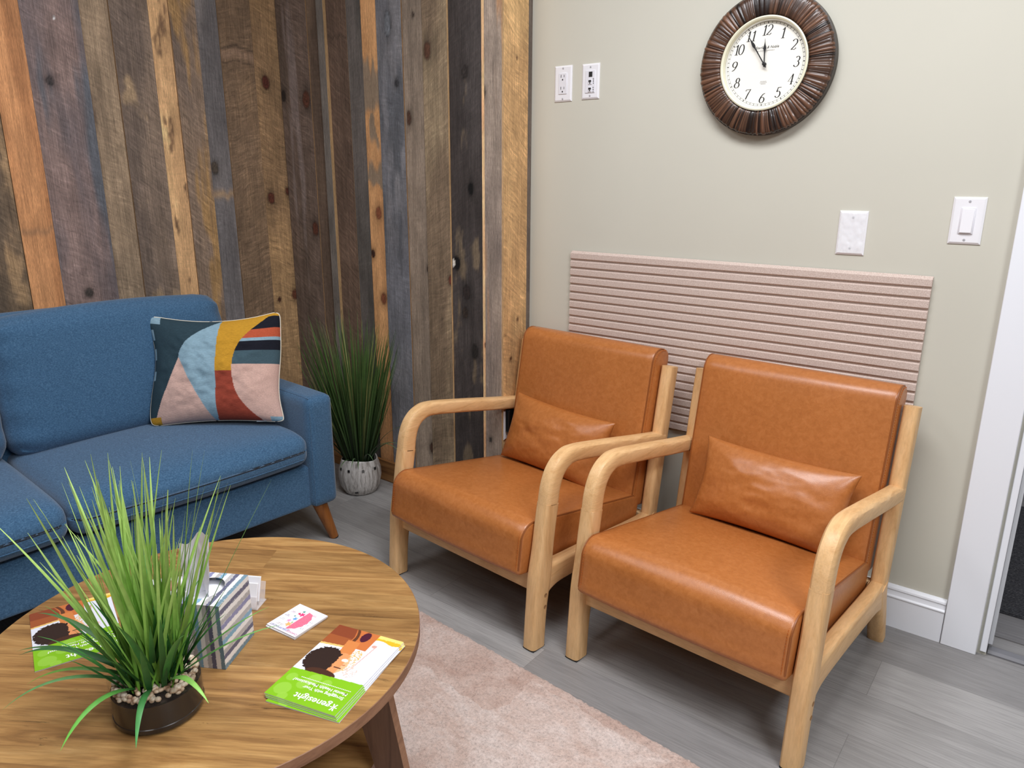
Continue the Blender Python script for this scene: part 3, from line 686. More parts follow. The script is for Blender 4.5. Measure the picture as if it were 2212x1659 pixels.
for j in range(seg):
    th = 2*math.pi*j/seg; hfl, ti, am, tt = flute(th)
    for i, (r_, h_) in enumerate(zip(rad, hz)):
        rr = r_ + (0.0028*(hfl-0.5) if i >= nrr-2 else 0)
        vs.append((rr*math.cos(th), rr*math.sin(th), h_ + 0.0036*(hfl-0.4)*(0 if i == 0 else 1)))
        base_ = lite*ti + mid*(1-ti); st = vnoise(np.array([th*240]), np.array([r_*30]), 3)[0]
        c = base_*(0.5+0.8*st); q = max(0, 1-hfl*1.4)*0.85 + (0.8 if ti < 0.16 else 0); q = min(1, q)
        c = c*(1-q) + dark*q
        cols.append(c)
fs = [(j*nrr+i, ((j+1) % seg)*nrr+i, ((j+1) % seg)*nrr+i+1, j*nrr+i+1) for j in range(seg) for i in range(nrr-1)]
mb.add(vs, fs)
n = N('fluted_walnut'); n.color(attr_color(n)); n.set(Roughness=0.34); n.b.inputs['Coat Weight'].default_value = 0.25
o = mb.build('fluted_rim', n.m, CLK, M=MC, angle=60); set_cols(o, np.array(cols))
mb = MB(); mb.lathe([(RO-0.004, 0.028), (RO+0.001, 0.026), (RO+0.001, 0.002), (RO-0.004, 0.0), (0.05, 0.0)], 96); mb.build('clock_case', plain('clock_case_brown', srgb(58, 50, 46), 0.45), CLK, M=MC)
CREAM = plain('cream_enamel', srgb(236, 234, 208), 0.4); FACE = plain('clock_face_paper', srgb(243, 241, 232), 0.6); INK = plain('black_ink', srgb(22, 22, 24), 0.6)
mb = MB(); mb.lathe([(RI+0.0015, 0.041), (RI-0.002, 0.0425), (RI-0.0055, 0.040), (RI-0.0075, 0.026)], 96); mb.build('bezel', CREAM, CLK, M=MC)
mb = MB(); mb.lathe([(0.0005, 0.024), (RI, 0.024)], 96); o = mb.build('dial', FACE, CLK, M=MC)
# numerals drawn with a broad pen: vertical strokes thick, horizontals thin, italic
def arc(cx, cy, rx, ry, a0, a1, n=14): return [(cx+rx*math.cos(R(a0+(a1-a0)*i/n)), cy+ry*math.sin(R(a0+(a1-a0)*i/n))) for i in range(n+1)]
DIG = {
 '0': [arc(.3, .5, .26, .5, 90, 450, 28)], '1': [[(.12, .80), (.22, .86), (.32, 1.0), (.32, 0)], [(.14, 0), (.5, 0)]],
 '2': [arc(.3, .72, .24, .28, 160, -30, 14)+[(.40, .42), (.16, .14), (.06, .02)], [(.06, .03), (.2, .05), (.4, .0), (.54, .16)]],
 '3': [arc(.28, .76, .2, .24, 150, -80, 12), arc(.26, .27, .25, .27, 80, -160, 14)], '4': [[(.40, 0), (.40, 1.0)], 'thin', [(.40, 1.0), (.03, .28), (.58, .28)], [(.28, 0), (.52, 0)]],
 '5': [[(.52, 1.0), (.18, .98), (.14, .56)], arc(.27, .32, .25, .32, 130, -150, 16)], '6': [[(.5, .94), (.3, .86), (.14, .6), (.06, .34)]+arc(.3, .28, .24, .28, 165, 525, 24)],
 '7': [[(.06, .84), (.10, .96), (.56, .98), (.36, .5), (.22, 0)]], '8': [arc(.3, .76, .18, .24, 270, 630, 22), arc(.3, .27, .25, .27, 90, 450, 24)],
 '9': [arc(.3, .72, .24, .28, -15, 345, 24)+[(.54, .66), (.46, .38), (.3, .14), (.1, .06)]]}
def pen(mb, pts, sc, ox, oy, z, thin=0.045, thick=0.135, slant=0.18):
    p = [Vector(((x+slant*y)*sc+ox, y*sc+oy)) for x, y in pts]; L = []; Rr = []
    for i in range(len(p)):
        d = (p[min(i+1, len(p)-1)]-p[max(i-1, 0)])
        if d.length < 1e-9: d = Vector((1, 0))
        d.normalize(); w = (thin + (thick-thin)*abs(d.y)**2.2)*sc/2; nn_ = Vector((-d.y, d.x)); L.append(p[i]+nn_*w); Rr.append(p[i]-nn_*w)
    vs = [(v.x, v.y, z) for v in L]+[(v.x, v.y, z) for v in Rr]; k_ = len(L)
    mb.add(vs, [(i, i+1, k_+i+1, k_+i) for i in range(k_-1)])
for h in range(1, 13):
    s_ = str(h); an = R(90-30*h); hgt_ = 0.0265; rr = 0.089; wd_ = 0.62*hgt_ if len(s_) > 1 else 0
    cx, cy = rr*math.cos(an), rr*math.sin(an); mb = MB()
    for i, ch in enumerate(s_):
        ox = cx - (0.36*hgt_ if len(s_) == 1 else (0.72*hgt_ if i == 0 else 0.18*hgt_)) - (0.0 if ch != '1' or len(s_) == 1 else -0.05*hgt_)
        tk = 0.135
        for st_ in DIG[ch]:
            if st_ == 'thin': tk = 0.05; continue
            pen(mb, st_, hgt_, ox, cy-hgt_/2, 0.0244, 0.045, tk)
    mb.build('numeral', INK, CLK, M=MC, smooth=False)
mb = MB()
for i in range(60):
    an = 2*math.pi*i/60; r0, r1, w_ = 0.1055, 0.1105, 0.0006 if i % 5 else 0.0011
    d = Vector((math.cos(an), math.sin(an))); q = Vector((-d.y, d.x))*w_
    mb.flat([(d.x*r0-q.x, d.y*r0-q.y, .0243), (d.x*r1-q.x, d.y*r1-q.y, .0243), (d.x*r1+q.x, d.y*r1+q.y, .0243), (d.x*r0+q.x, d.y*r0+q.y, .0243)])
for rr in (0.1055, 0.1105): mb.lathe([(rr-0.00025, 0.02425), (rr+0.00025, 0.02425)], 120)
mb.build('minute_track', INK, CLK, M=MC, smooth=False)
text_mesh('Sterling & Noble', 0.0098, INK, 'dial_script', CLK, MC @ Matrix.Translation((0.002, 0.044, 0.0245)), shear=0.4)
text_mesh('CLOCK COMPANY', 0.0042, INK, 'dial_lettering', CLK, MC @ Matrix.Translation((0.0, 0.0355, 0.0245)), spacing=1.5)
mb = MB()
for i, (w_, zz) in enumerate(((0.018, -0.045), (0.02, -0.0485), (0.014, -0.052))):
    for kx in range(9): mb.box((-w_/2+w_*(kx+0.5)/9, zz, 0.0244), (w_/9*0.6, 0.0013, 0.0001))
mb.build('dial_small_print', GREYMARK, CLK, M=MC, smooth=False)
def hand(name, ang, L_, z, wmax):
    mb = MB(); an = R(90)-ang; d = Vector((math.cos(an), math.sin(an))); q = Vector((-d.y, d.x)); pts = []
    prof = [(-0.12, .0016), (0, .0016), (0.3, .0014), (0.52, .0018), (0.60, wmax), (0.66, wmax*0.9), (0.78, wmax*0.35), (0.86, .0007), (1.0, .0003)]
    left = [d*(L_*t_)+q*w_ for t_, w_ in prof]; right = [d*(L_*t_)-q*w_ for t_, w_ in prof][::-1]
    mb.poly([(p.x, p.y) for p in left+right], z, z+0.0008); mb.build(name, INK, CLK, M=MC, smooth=False)
hand('minute_hand', -R(33.5), 0.098, 0.0335, 0.0042); hand('hour_hand', -R(2.5), 0.066, 0.031, 0.0042)
mb = MB(); mb.lathe([(0.0001, 0.037), (0.004, 0.0365), (0.0046, 0.034), (0.0046, 0.024)], 20); mb.build('hand_hub', INK, CLK, M=MC)

# ================================================================== LOUNGE CHAIRS
def interp(pts, n=10):
    """Catmull-Rom through 2D/3D points"""
    P = [Vector(p) for p in pts]; out = []
    for i in range(len(P)-1):
        p0, p1, p2, p3 = P[max(i-1, 0)], P[i], P[i+1], P[min(i+2, len(P)-1)]
        for k in range(n):
            t_ = k/n; out.append(0.5*((2*p1)+(-p0+p2)*t_+(2*p0-5*p1+4*p2-p3)*t_*t_+(-p0+3*p1-3*p2+p3)*t_**3))
    out.append(P[-1]); return out
def rrect(a, b, r, k=4):
    pts = []
    for cx, cy, a0 in ((a/2-r, b/2-r, 0), (-a/2+r, b/2-r, 90), (-a/2+r, -b/2+r, 180), (a/2-r, -b/2+r, 270)):
        for i in range(k+1): pts.append((cx+r*math.cos(R(a0+90*i/k)), cy+r*math.sin(R(a0+90*i/k))))
    return pts
HW = 0.304                                                          # half distance between the side frames
def make_chair(label):
    t = thing('lounge_chair', label, 'chair', (0, 0, 0), 0, 'tan leather lounge chairs')
    for sx in (-1, 1):
        X = sx*HW; pj = lambda L: [(X, s, z) for s, z in L]
        # front leg (octagonal-ish section) from the floor up to where the arm starts to bend
        path = interp(pj([(0.0, 0.004), (0.008, 0.12), (0.026, 0.26), (0.040, 0.36), (0.052, 0.43)]), 6); nP = len(path)
        sc_ = [(1.0, 1.0 + 0.22*math.exp(-((p.z-0.215)/0.06)**2)) for p in path]
        mb = MB(); mb.sweep(path, rrect(0.044, 0.056, 0.012, 3), (1, 0, 0), 0, sc_); mb.build('front_leg', BEECH, t, angle=30)
        mb = MB(); mb.box((X, 0.0, 0.002), (0.040, 0.050, 0.004)); mb.build('foot_pad', SLOT, t, smooth=False, bevel=0.001)
        path = interp(pj([(0.0515, 0.428), (0.060, 0.475), (0.078, 0.514), (0.110, 0.539), (0.160, 0.546), (0.30, 0.524), (0.45, 0.497), (0.56, 0.478), (0.622, 0.468)]), 8)
        sc_ = [(1.0, 1.0 if p.y > 0.15 else 1.0+0.22*((0.15-p.y)/0.0985)) for p in path]
        mb = MB(); mb.sweep(path, rrect(0.044, 0.046, 0.013, 3), (1, 0, 0), 0, sc_); mb.build('armrest', BEECH_Y, t, angle=30)
        # rear post, reclined
        path = interp(pj([(0.572, 0.150), (0.588, 0.26), (0.609, 0.40), (0.628, 0.52), (0.645, 0.62), (0.660, 0.705)]), 5)
        mb = MB(); mb.sweep(path, rrect(0.040, 0.052, 0.012), (1, 0, 0), 0); po = mb.build('rear_post', BEECH, t, angle=30)
        for zz, ss in ((0.655, 0.652+0.026), (0.415, 0.612+0.026), (0.245, 0.586+0.026)):
            mb = MB(); mb.lathe([(0.0001, 0.001), (0.0045, 0.001), (0.0055, 0.0)], 12, 0, Matrix.Translation((X, ss, zz)) @ Matrix.Rotation(R(-80), 4, 'X')); mb.build('screw', STRAP, po)
        # rear leg kicks back
        path = interp(pj([(0.560, 0.215), (0.585, 0.150), (0.618, 0.080), (0.648, 0.004)]), 6)
        mb = MB(); mb.sweep(path, rrect(0.044, 0.056, 0.015), (1, 0, 0), 0, [(1, 1.25-0.55*i/(len(path)-1)) for i in range(len(path))]); mb.build('rear_leg', BEECH, t, angle=30)
        # side rail, curving into both legs
        path = interp(pj([(0.020, 0.205), (0.05, 0.209), (0.10, 0.211), (0.25, 0.204), (0.42, 0.192), (0.52, 0.184), (0.575, 0.178)]), 8)
        hs = [1.45, ] ; sc_ = [(1, 1.0+0.75*math.exp(-(p.y-0.02)/0.03)+0.45*math.exp((p.y-0.575)/0.04)) for p in path]
        mb = MB(); mb.sweep(path, rrect(0.040, 0.066, 0.010, 3), (1, 0, 0), 0, sc_); rl = mb.build('side_rail', BEECH_Y, t, angle=30)
        for zz in (0.128, 0.164):
            mb = MB(); mb.lathe([(0.0001, 0.0002), (0.0044, 0.0002), (0.0052, 0.0008), (0.0062, 0.0004)], 14, 0, Matrix.Translation((X+sx*0.0222, 0.016+zz*0.04, zz)) @ Matrix.Rotation(R(90*sx), 4, 'Y'))
            mb.build('bolt_hole', BOLT, t)
    mb = MB(); mb.box((0, 0.022, 0.196), (2*HW-0.03, 0.026, 0.062)); mb.build('front_rail', BEECH_X, t, bevel=0.004)
    mb = MB(); mb.box((0, 0.575, 0.185), (2*HW-0.03, 0.024, 0.060)); mb.build('rear_rail', BEECH_X, t, bevel=0.004)
    # seat cushion: a side profile swept across, with flat stitched side panels and a soft crown
    wS, lS, hS = 2*HW-0.048, 0.590, 0.152
    def arcp(cy, cz, r, a0, a1, n=8): return [(cy+r*math.cos(R(a0+(a1-a0)*k_/n)), cz+r*math.sin(R(a0+(a1-a0)*k_/n))) for k_ in range(n+1)]
    def sub(a, b, n): return [(a[0]+(b[0]-a[0])*k_/n, a[1]+(b[1]-a[1])*k_/n) for k_ in range(1, n)]
    def swept_cushion(prof, w, re, crown, nx=24):
        P = np.array(prof); cen = P.mean(0); npf = len(P); h2 = np.abs(P-cen).max(0)
        us = np.linspace(-1, 1, nx+1); xs = [-w/2, -w/2+re*0.3, -w/2+re] + list((w/2-re)*us[1:-1]) + [w/2-re, w/2-re*0.3, w/2]
        ins = [re, re*0.28, 0] + [0]*(nx-1) + [0, re*0.28, re]
        nrm_ = np.roll(P, -1, 0)-np.roll(P, 1, 0); nrm_ = np.stack([nrm_[:, 1], -nrm_[:, 0]], 1); nrm_ /= np.linalg.norm(nrm_, axis=1)[:, None]
        if ((P-cen)*nrm_).sum() < 0: nrm_ = -nrm_
        vs = []; fs = []; m_ = len(xs)
        for x_, d_ in zip(xs, ins):
            q = P - nrm_*d_ + nrm_*crown(x_/(w/2), P)[:, None]
            vs += [(x_, a_, b_) for a_, b_ in q]
        for i_ in range(m_-1):
            for k_ in range(npf): fs.append((i_*npf+k_, i_*npf+(k_+1) % npf, (i_+1)*npf+(k_+1) % npf, (i_+1)*npf+k_))
        fs.append(tuple(range(npf))); fs.append(tuple((m_-1)*npf+k_ for k_ in range(npf-1, -1, -1)))
        mb = MB(); mb.add(vs, fs); return mb
    y0_, y1_, z0_, z1_ = -lS/2, lS/2, -hS/2, hS/2; rt = 0.050
    prof = arcp(y1_-0.03, z1_-0.03, 0.03, 0, 90, 5); prof += sub(prof[-1], (y0_+rt, z1_), 9)
    ar = arcp(y0_+rt, z1_-rt, rt, 90, 172, 10); prof += ar; fb_ = (y0_+0.004, z0_+0.014); prof += sub(ar[-1], fb_, 5)
    ab = arcp(y0_+0.016, z0_+0.014, 0.014, 185, 270, 4); prof += ab; prof += sub(ab[-1], (y1_-0.02, z0_), 6) + arcp(y1_-0.02, z0_+0.02, 0.02, 270, 360, 4)
    prof += sub(prof[-1], prof[0], 3)
    def crownS(u, P):
        t_ = np.clip((P[:, 0]-y0_)/lS, 0, 1)
        return (1-abs(u)**2.5)*(0.016*np.clip(P[:, 1]/z1_, 0, 1)*np.sin(np.pi*np.clip(t_, 0.02, 0.98))**0.6 + 0.006*np.clip(1-t_*8, 0, 1))
    MS = Matrix.Translation((0, 0.258, 0.257)) @ Matrix.Rotation(R(-9.5), 4, 'X')
    sc_o = swept_cushion(prof, wS, 0.009, crownS).build('seat_cushion', LEATHER, t, M=MS, angle=55)
    seat_edge = ar
    # back cushion
    wB, dB, hB = 2*HW-0.050, 0.098, 0.528
    prof = arcp(dB/2-0.034, hB/2-0.034, 0.034, 0, 90, 6); ar2 = arcp(-dB/2+0.045, hB/2-0.045, 0.045, 90, 180, 9); prof += ar2
    prof += sub(ar2[-1], (-dB/2, -hB/2+0.03), 12); prof += arcp(-dB/2+0.03, -hB/2+0.03, 0.03, 180, 270, 5) + arcp(dB/2-0.02, -hB/2+0.02, 0.02, 270, 360, 4); prof += sub(prof[-1], prof[0], 6)
    def crownB(u, P):
        t_ = np.clip((P[:, 1]+hB/2)/hB, 0, 1)
        return (1-abs(u)**2.5)*(0.016*np.clip(-P[:, 0]/(dB/2), 0, 1)*np.sin(np.pi*np.clip(t_, 0.03, 0.97))**0.7)
    MBk = Matrix.Translation((0, 0.606, 0.500)) @ Matrix.Rotation(R(-10.5), 4, 'X')
    bc = swept_cushion(prof, wB, 0.009, crownB).build('back_cushion', LEATHER, t, M=MBk, angle=55)
    # stitched seams along both side panels
    def seam(parent, pts, name='seam', r=0.0022):
        mb = MB(); mb.tube(pts, r, 6); return mb.build(name, SEAMM, parent)
    def stitch(parent, pts, off, r=0.0010):
        mb = MB(); p = [Vector(q) for q in pts]
        L = [0]
        for i in range(1, len(p)): L.append(L[-1]+(p[i]-p[i-1]).length)
        def at(d):
            for i in range(1, len(p)):
                if d <= L[i]: return p[i-1].lerp(p[i], (d-L[i-1])/max(1e-9, L[i]-L[i-1]))
            return p[-1]
        d = 0
        while d < L[-1]-0.004:
            mb.tube([at(d)+Vector(off), at(d+0.0045)+Vector(off)], r, 4); d += 0.0072
        return mb.build('stitching', STITCH, parent)
    for sx in (-1, 1):
        a_ = wS/2-0.0035
        pts = [(sx*a_, lS/2-0.03, hS/2-0.0025)] + [(sx*a_, lS/2-0.03-k_*0.06, hS/2-0.0025) for k_ in range(1, 9)] + [(sx*a_, p[0]+0.0015, p[1]-0.0015) for p in seat_edge[1:]] + [(sx*a_, -lS/2+0.0055, -hS/2+0.016)]
        sm = seam(sc_o, pts, r=0.0026); stitch(sm, [(p[0]-sx*0.0075, p[1]-0.0005, p[2]+0.0022) for p in pts[:-6]] + [(p[0]-sx*0.0075, p[1]-0.0032, p[2]) for p in pts[-4:]], (0, 0, 0))
        a_ = wB/2-0.0035
        pts = [(sx*a_, -dB/2+0.002, -hB/2+0.04)] + [(sx*a_, -dB/2+0.002, -hB/2+0.04+k_*0.06) for k_ in range(1, 7)] + [(sx*a_, p[0]+0.0015, p[1]-0.0015) for p in reversed(ar2)] + [(sx*a_, dB/2-0.04, hB/2-0.002)]
        sm = seam(bc, pts, r=0.0026); stitch(sm, [(p[0]+sx*0.0042, p[1]+0.009, p[2]-0.004) for p in pts], (0, 0, 0))
    return t
def copy_tree(o, parent=None):
    c = o.copy(); C.objects.link(c)
    if parent is not None: c.parent = parent
    for ch in children(o): copy_tree(ch, c)
    return c
chairL = make_chair('tan leather lounge chair with beech frame, by the reclaimed board corner')
chairR = copy_tree(chairL)
chairL.location = (0.271, -0.724, 0); chairL.rotation_euler = (0, 0, R(-5.0))
chairR.location = (0.996, -0.730, 0); chairR.rotation_euler = (0, 0, R(-3.4))
chairR['label'] = 'tan leather lounge chair with beech frame, nearest the doorway'

def pillow_mesh(w, h, d, n=26, ear=0.05, seed=1, wr=0.006):
    """soft pillow: pinched rim, pointed ears, wrinkles; local x right, z up, thickness along y"""
    xs = np.linspace(-1, 1, n); X, Z = np.meshgrid(xs, xs); vs = []; fs = []
    prof = (np.clip(1-np.abs(X)**2.4, 0, 1)*np.clip(1-np.abs(Z)**2.4, 0, 1))**0.55
    px = X*(w/2)*(1-ear*(1-Z**2)*np.abs(X)); pz = Z*(h/2)*(1-ear*(1-X**2)*np.abs(Z))
    for sg in (-1, 1):
        wrk = (fbm(X*3+seed, Z*3+seed*2, seed, 3)-0.5)*wr*2*prof + wr*0.6*np.sin(8*np.arctan2(Z, X)+3*np.hypot(X, Z))*prof*np.clip(np.hypot(X, Z)-0.45, 0, 1)
        Y = sg*(prof*d/2 + wrk*prof)
        vs.append(np.stack([px, Y, pz], -1).reshape(-1, 3))
    m = n*n; V = vs[0].tolist()+vs[1].tolist()
    for j in range(n-1):
        for i in range(n-1):
            q = (j*n+i, j*n+i+1, (j+1)*n+i+1, (j+1)*n+i); fs.append(q); fs.append(tuple(m+k for k in reversed(q)))
    return V, fs, X, Z
def lumbar(label, chair, lx, ly, lz, rx, rz, ry, seed):
    V, fs, X, Z = pillow_mesh(0.455, 0.245, 0.125, 36, 0.08, seed, 0.009)
    mb = MB(); mb.add(V, fs); o = mb.build('lumbar_pillow', LEATHER, angle=180)
    bm = bmesh.new(); bm.from_mesh(o.data); bmesh.ops.remove_doubles(bm, verts=bm.verts, dist=0.0004); bm.to_mesh(o.data); bm.free()
    o.modifiers.new('sub', 'SUBSURF').render_levels = 1
    Mch = Matrix.Translation(chair.location) @ chair.rotation_euler.to_matrix().to_4x4()
    o.matrix_world = Mch @ Matrix.Translation((lx, ly, lz)) @ Matrix.Rotation(R(rz), 4, 'Z') @ Matrix.Rotation(R(rx), 4, 'X') @ Matrix.Rotation(R(ry), 4, 'Y')
    return tag(o, label, 'pillow', 'tan leather lumbar pillows')
lumbar('small tan leather pillow on the seat of the chair by the board corner', chairL, -0.02, 0.475, 0.420, -20, -2, 2, 3)
lumbar('small creased tan leather pillow on the seat of the chair nearest the doorway', chairR, 0.015, 0.475, 0.424, -20, 0, 1.0, 6)

# ================================================================== SOFA
SOF = thing('sofa', 'blue upholstered two-seat sofa with tapered wooden legs against the board wall', 'sofa', (-0.362, -0.668, 0), R(86.2))
LS, DS = 1.72, 0.70
def soft(size, r, loc, name, mat, n=16, bulge=(0, 0, 0), rx=0, ry=0, rz=0, fn=None, parent=SOF):
    P, fs = rbox(size, r, n, bulge, fn=fn); mb = MB(); mb.add(P, fs)
    return mb.build(name, mat, parent, M=Matrix.Translation(loc) @ Matrix.Rotation(R(rz), 4, 'Z') @ Matrix.Rotation(R(ry), 4, 'Y') @ Matrix.Rotation(R(rx), 4, 'X'), angle=180)
soft((LS-0.16, DS-0.05, 0.156), 0.012, (-LS/2, DS/2-0.005, 0.241), 'base_frame', BLUE)
AW = 0.105
for sx in (0, 1):
    cx = -AW/2 if sx == 0 else -LS+AW/2
    arm = soft((AW, DS-0.03, 0.405), 0.024, (cx, DS/2-0.018, 0.3625), 'arm', BLUE, 18, (0.004, 0.004, 0.005))
    a_ = AW/2-0.003; e = (DS-0.03)/2-0.004
    mb = MB(); s_ = 1 if sx == 0 else -1
    pts = interp([(-s_*a_*0.86, -e+0.0, -0.19), (-s_*a_*0.86, -e, 0.0), (-s_*a_*0.86, -e, 0.16), (-s_*a_*0.80, -e+0.012, 0.193), (-s_*a_*0.80, -e+0.05, 0.2005), (-s_*a_*0.80, 0.1, 0.2015), (-s_*a_*0.80, e-0.05, 0.2005)], 6)
    mb.tube([tuple(p) for p in pts], 0.0016, 5); mb.build('arm_seam', BLUE, arm)
soft((LS-0.145, 0.14, 0.62), 0.066, (-LS/2, DS-0.085, 0.552), 'back_frame', BLUE, 18, (0.0, 0.004, 0.010), rx=-5)
cw = (LS-2*AW-0.006)/2
for i in range(2):
    cx = -AW-0.003-cw/2-i*cw
    def cush(P, U):
        P[:, 1] -= 0.012*np.clip(-U[:, 1], 0, 1)**3*(1-U[:, 0]**2)
        P[:, 2] -= np.where(P[:, 2] > 0, 0.016*np.clip((-P[:, 1]-0.19)/0.11, 0, 1)**2, 0)
        return P
    sc_ = soft((cw-0.004, 0.60, 0.115), 0.038, (cx, 0.286, 0.3925), 'seat_cushion', BLUE, 22, (0.004, 0.004, 0.022), fn=cush)
    mb = MB(); yy = -0.3125
    for zz in (-0.030,):
        pts = [((cw/2-0.034)*math.sin(math.pi/2*q), -0.2995-0.016*(1-(0.92*math.sin(math.pi/2*q))**2), zz) for q in np.linspace(-1, 1, 33)]
        mb.tube(pts, 0.0018, 6)
    mb.build('piping', BLUE, sc_)
    def bfn(P, U, i=i):
        P[:, 2] += 0.016*(1-U[:, 0]**2)*np.clip(U[:, 2], 0, 1)
        wr = 0.006*np.sin(U[:, 2]*16+U[:, 0]*3)*np.exp(-((np.abs(U[:, 0])-0.97)/0.16)**2)
        P[:, 1] += np.where(U[:, 1] < 0, wr, 0)
        # shoulders: round the top outer corner
        return P
    soft((cw-0.004, 0.150, 0.440), 0.066, (cx, 0.530, 0.648), 'back_cushion', BLUE, 22, (0.004, 0.016, 0.004), rx=-10, fn=bfn)
for lx, ly, dx, dy in ((-0.055, 0.050, 0.052, -0.008), (-LS+0.065, 0.055, -0.045, -0.012), (-0.065, DS-0.07, 0.045, 0.03), (-LS+0.065, DS-0.07, -0.045, 0.03)):
    mb = MB(); mb.tube([(lx, ly, 0.168), (lx+dx*0.5, ly+dy*0.5, 0.086), (lx+dx, ly+dy, 0.004)], 0.027, 20, 0, None, [1.0, 0.8, 0.6]); lg = mb.build('leg', LEGWOOD, SOF, angle=50)
    mb = MB(); mb.tube([(lx+dx, ly+dy, 0.004), (lx+dx*1.02, ly+dy*1.02, 0.0)], 0.0162, 16); mb.build('foot_pad', SLOT, lg)

# throw pillow with woven geometric pattern
PW, PH = 0.450, 0.392
TEAL = S((46, 66, 76)); LB = S((136, 166, 182)); PK = S((206, 172, 160)); MU = S((190, 142, 46)); RU = S((150, 68, 52)); NV = S((26, 28, 38)); ORG = S((178, 84, 58)); GRT = S((66, 88, 98))
def pillow_pattern(u, v):
    """u right, v up, both 0..1 on the front"""
    c = np.empty(u.shape+(3,)); c[:] = TEAL
    def put(mask, col): c[mask] = col
    # light blue lobe bounded by a curve on the left and a slightly leaning line on the right
    xr = 0.535-0.03*(v < 2)*(1-v)*0.6 + 0.05*np.clip(v-0.6, 0, 1)**1.3
    xl = 0.245 + 0.33*np.clip((v-0.59)/0.41, 0, 1)**1.9
    put((u > xl) & (u <= xr) & (v >= 0.55), LB)
    edge_l = 0.045+0.20*np.clip(v/0.60, 0, 1)**1.15                # left boundary of the pink triangle
    line = 0.245 + (0.60-v)/0.60*0.25                              # pink / blue diagonal
    put((v < 0.60) & (u > edge_l) & (u <= line), PK)
    put((v < 0.60) & (u > line) & (u <= xr), LB)
    # mustard column over rust
    cr = 0.66-0.012 + 0.30*np.clip((v-0.50)/0.50, 0, 1)**2.3 + 0.20*np.clip((0.42-v)/0.42, 0, 1)**2.0
    put((u > xr) & (u <= cr) & (v >= 0.465), MU); put((u > xr) & (u <= cr) & (v < 0.465), RU)
    right = u > cr
    put(right & (v < 0.52), PK); put(right & (v >= 0.52) & (v < 0.645), GRT); put(right & (v >= 0.645) & (v < 0.735), NV)
    put(right & (v >= 0.735) & (v < 0.765), LB); put(right & (v >= 0.765) & (v < 0.85), ORG); put(right & (v >= 0.85), NV)
    put((v > 0.965) & (u > xr), MU)
    # small marks down the left edge, corners
    put((u < 0.10) & (v > 0.92), LB)
    for a0, a1 in ((0.76, 0.86), (0.58, 0.68), (0.40, 0.48)): put((u < 0.035) & (v > a0) & (v < a1), LB)
    put((u < 0.10) & (v < 0.075), MU); put((u > 0.90) & (v < 0.05), LB)
    return c
V, fs, X, Z = pillow_mesh(PW, PH, 0.15, 200, 0.085, 5, 0.014)
def slouch(P):
    P = np.array(P); x, z = P[:, 0]/(PW/2), P[:, 2]/(PH/2)
    P[:, 2] -= 0.020*np.clip((z+0.2)/1.2, 0, 1)**2*(1-np.clip(np.abs(x+0.12), 0, 1)**2)
    P[:, 0] += 0.007*np.sin(z*4.0+0.6)*np.abs(x)**3 - 0.010*np.sign(x)*np.abs(x)**10*np.abs(z)**10
    P[:, 2] -= 0.010*np.sign(z)*np.abs(x)**10*np.abs(z)**10
    return P.tolist()
V = slouch(V)
PIL = thing('throw_pillow', 'square woven cushion in blue, pink, mustard and rust leaning in the sofa corner', 'pillow', (0, 0, 0))
mb = MB(); mb.add(V, fs); o = mb.build('pillow_cover', WOVEN, PIL, angle=180)
pc = pillow_pattern((X+1)/2, (Z+1)/2).reshape(-1, 3); back = np.tile(S((214, 206, 190)), (len(pc), 1)); set_cols(o, np.concatenate([pc, back]))
rim = []
nq = 200
idx = [i for i in range(nq)] + [j*nq+nq-1 for j in range(1, nq)] + [(nq-1)*nq+i for i in range(nq-2, -1, -1)] + [j*nq for j in range(nq-2, -1, -1)]
Va = np.array(V); mb = MB(); mb.tube([tuple(Va[i]) for i in idx[::4]+[idx[-1]]], 0.0020, 6); mb.build('edge_piping', PIPING, PIL)
mb = MB(); mb.box((0.145, -0.003, -PH/2+0.014), (0.033, 0.001, 0.014)); mb.build('care_tag', plain('grey_tag', srgb(176, 190, 200), 0.6), PIL, smooth=False)
p0 = px_plane(330, 921, 2, 0.466); p1 = px_plane(614, 911, 2, 0.466); ex = (p1-p0).normalized(); nrm = Vector((0, 0, 1)).cross(ex)   # nrm points to the sofa corner
tilt = R(19); upv = Vector((0, 0, 1))*math.cos(tilt) + nrm*math.sin(tilt); yv = upv.cross(ex)
cen = (p0+p1)/2 + upv*(PH/2) - nrm*0.012
PIL.matrix_world = Matrix(((ex.x, yv.x, upv.x, cen.x), (ex.y, yv.y, upv.y, cen.y), (ex.z, yv.z, upv.z, cen.z), (0, 0, 0, 1)))

# ================================================================== RUG
RZ = R(-3.6)
mb = MB(); rw, rd = 2.15, 1.55; nx, ny = 330, 240
xs = np.linspace(0, rw, nx); ys = np.linspace(-rd, 0, ny); X, Y = np.meshgrid(xs, ys)
rr_ = np.random.default_rng(2); Z = 0.0105 + 0.0028*(rr_.random(X.shape)-0.5)
edge = np.minimum(np.minimum(X, rw-X), np.minimum(-Y, Y+rd)); Z = np.where(edge < 1e-6, 0.0006, Z)
X = X + np.where(edge < 0.012, (rr_.random(X.shape)-0.5)*0.004, 0); Y = Y + np.where(edge < 0.012, (rr_.random(Y.shape)-0.5)*0.004, 0)
mb.add(np.stack([X, Y, Z], -1).reshape(-1, 3).tolist(), [(j*nx+i, j*nx+i+1, (j+1)*nx+i+1, (j+1)*nx+i) for j in range(ny-1) for i in range(nx-1)])
o = mb.build('rug', RUG, angle=180); o.location = (-0.12, -0.806, 0); o.rotation_euler = (0, 0, RZ)
tag(o, 'blush pink low pile rug under the coffee table, alongside the chairs', 'rug')

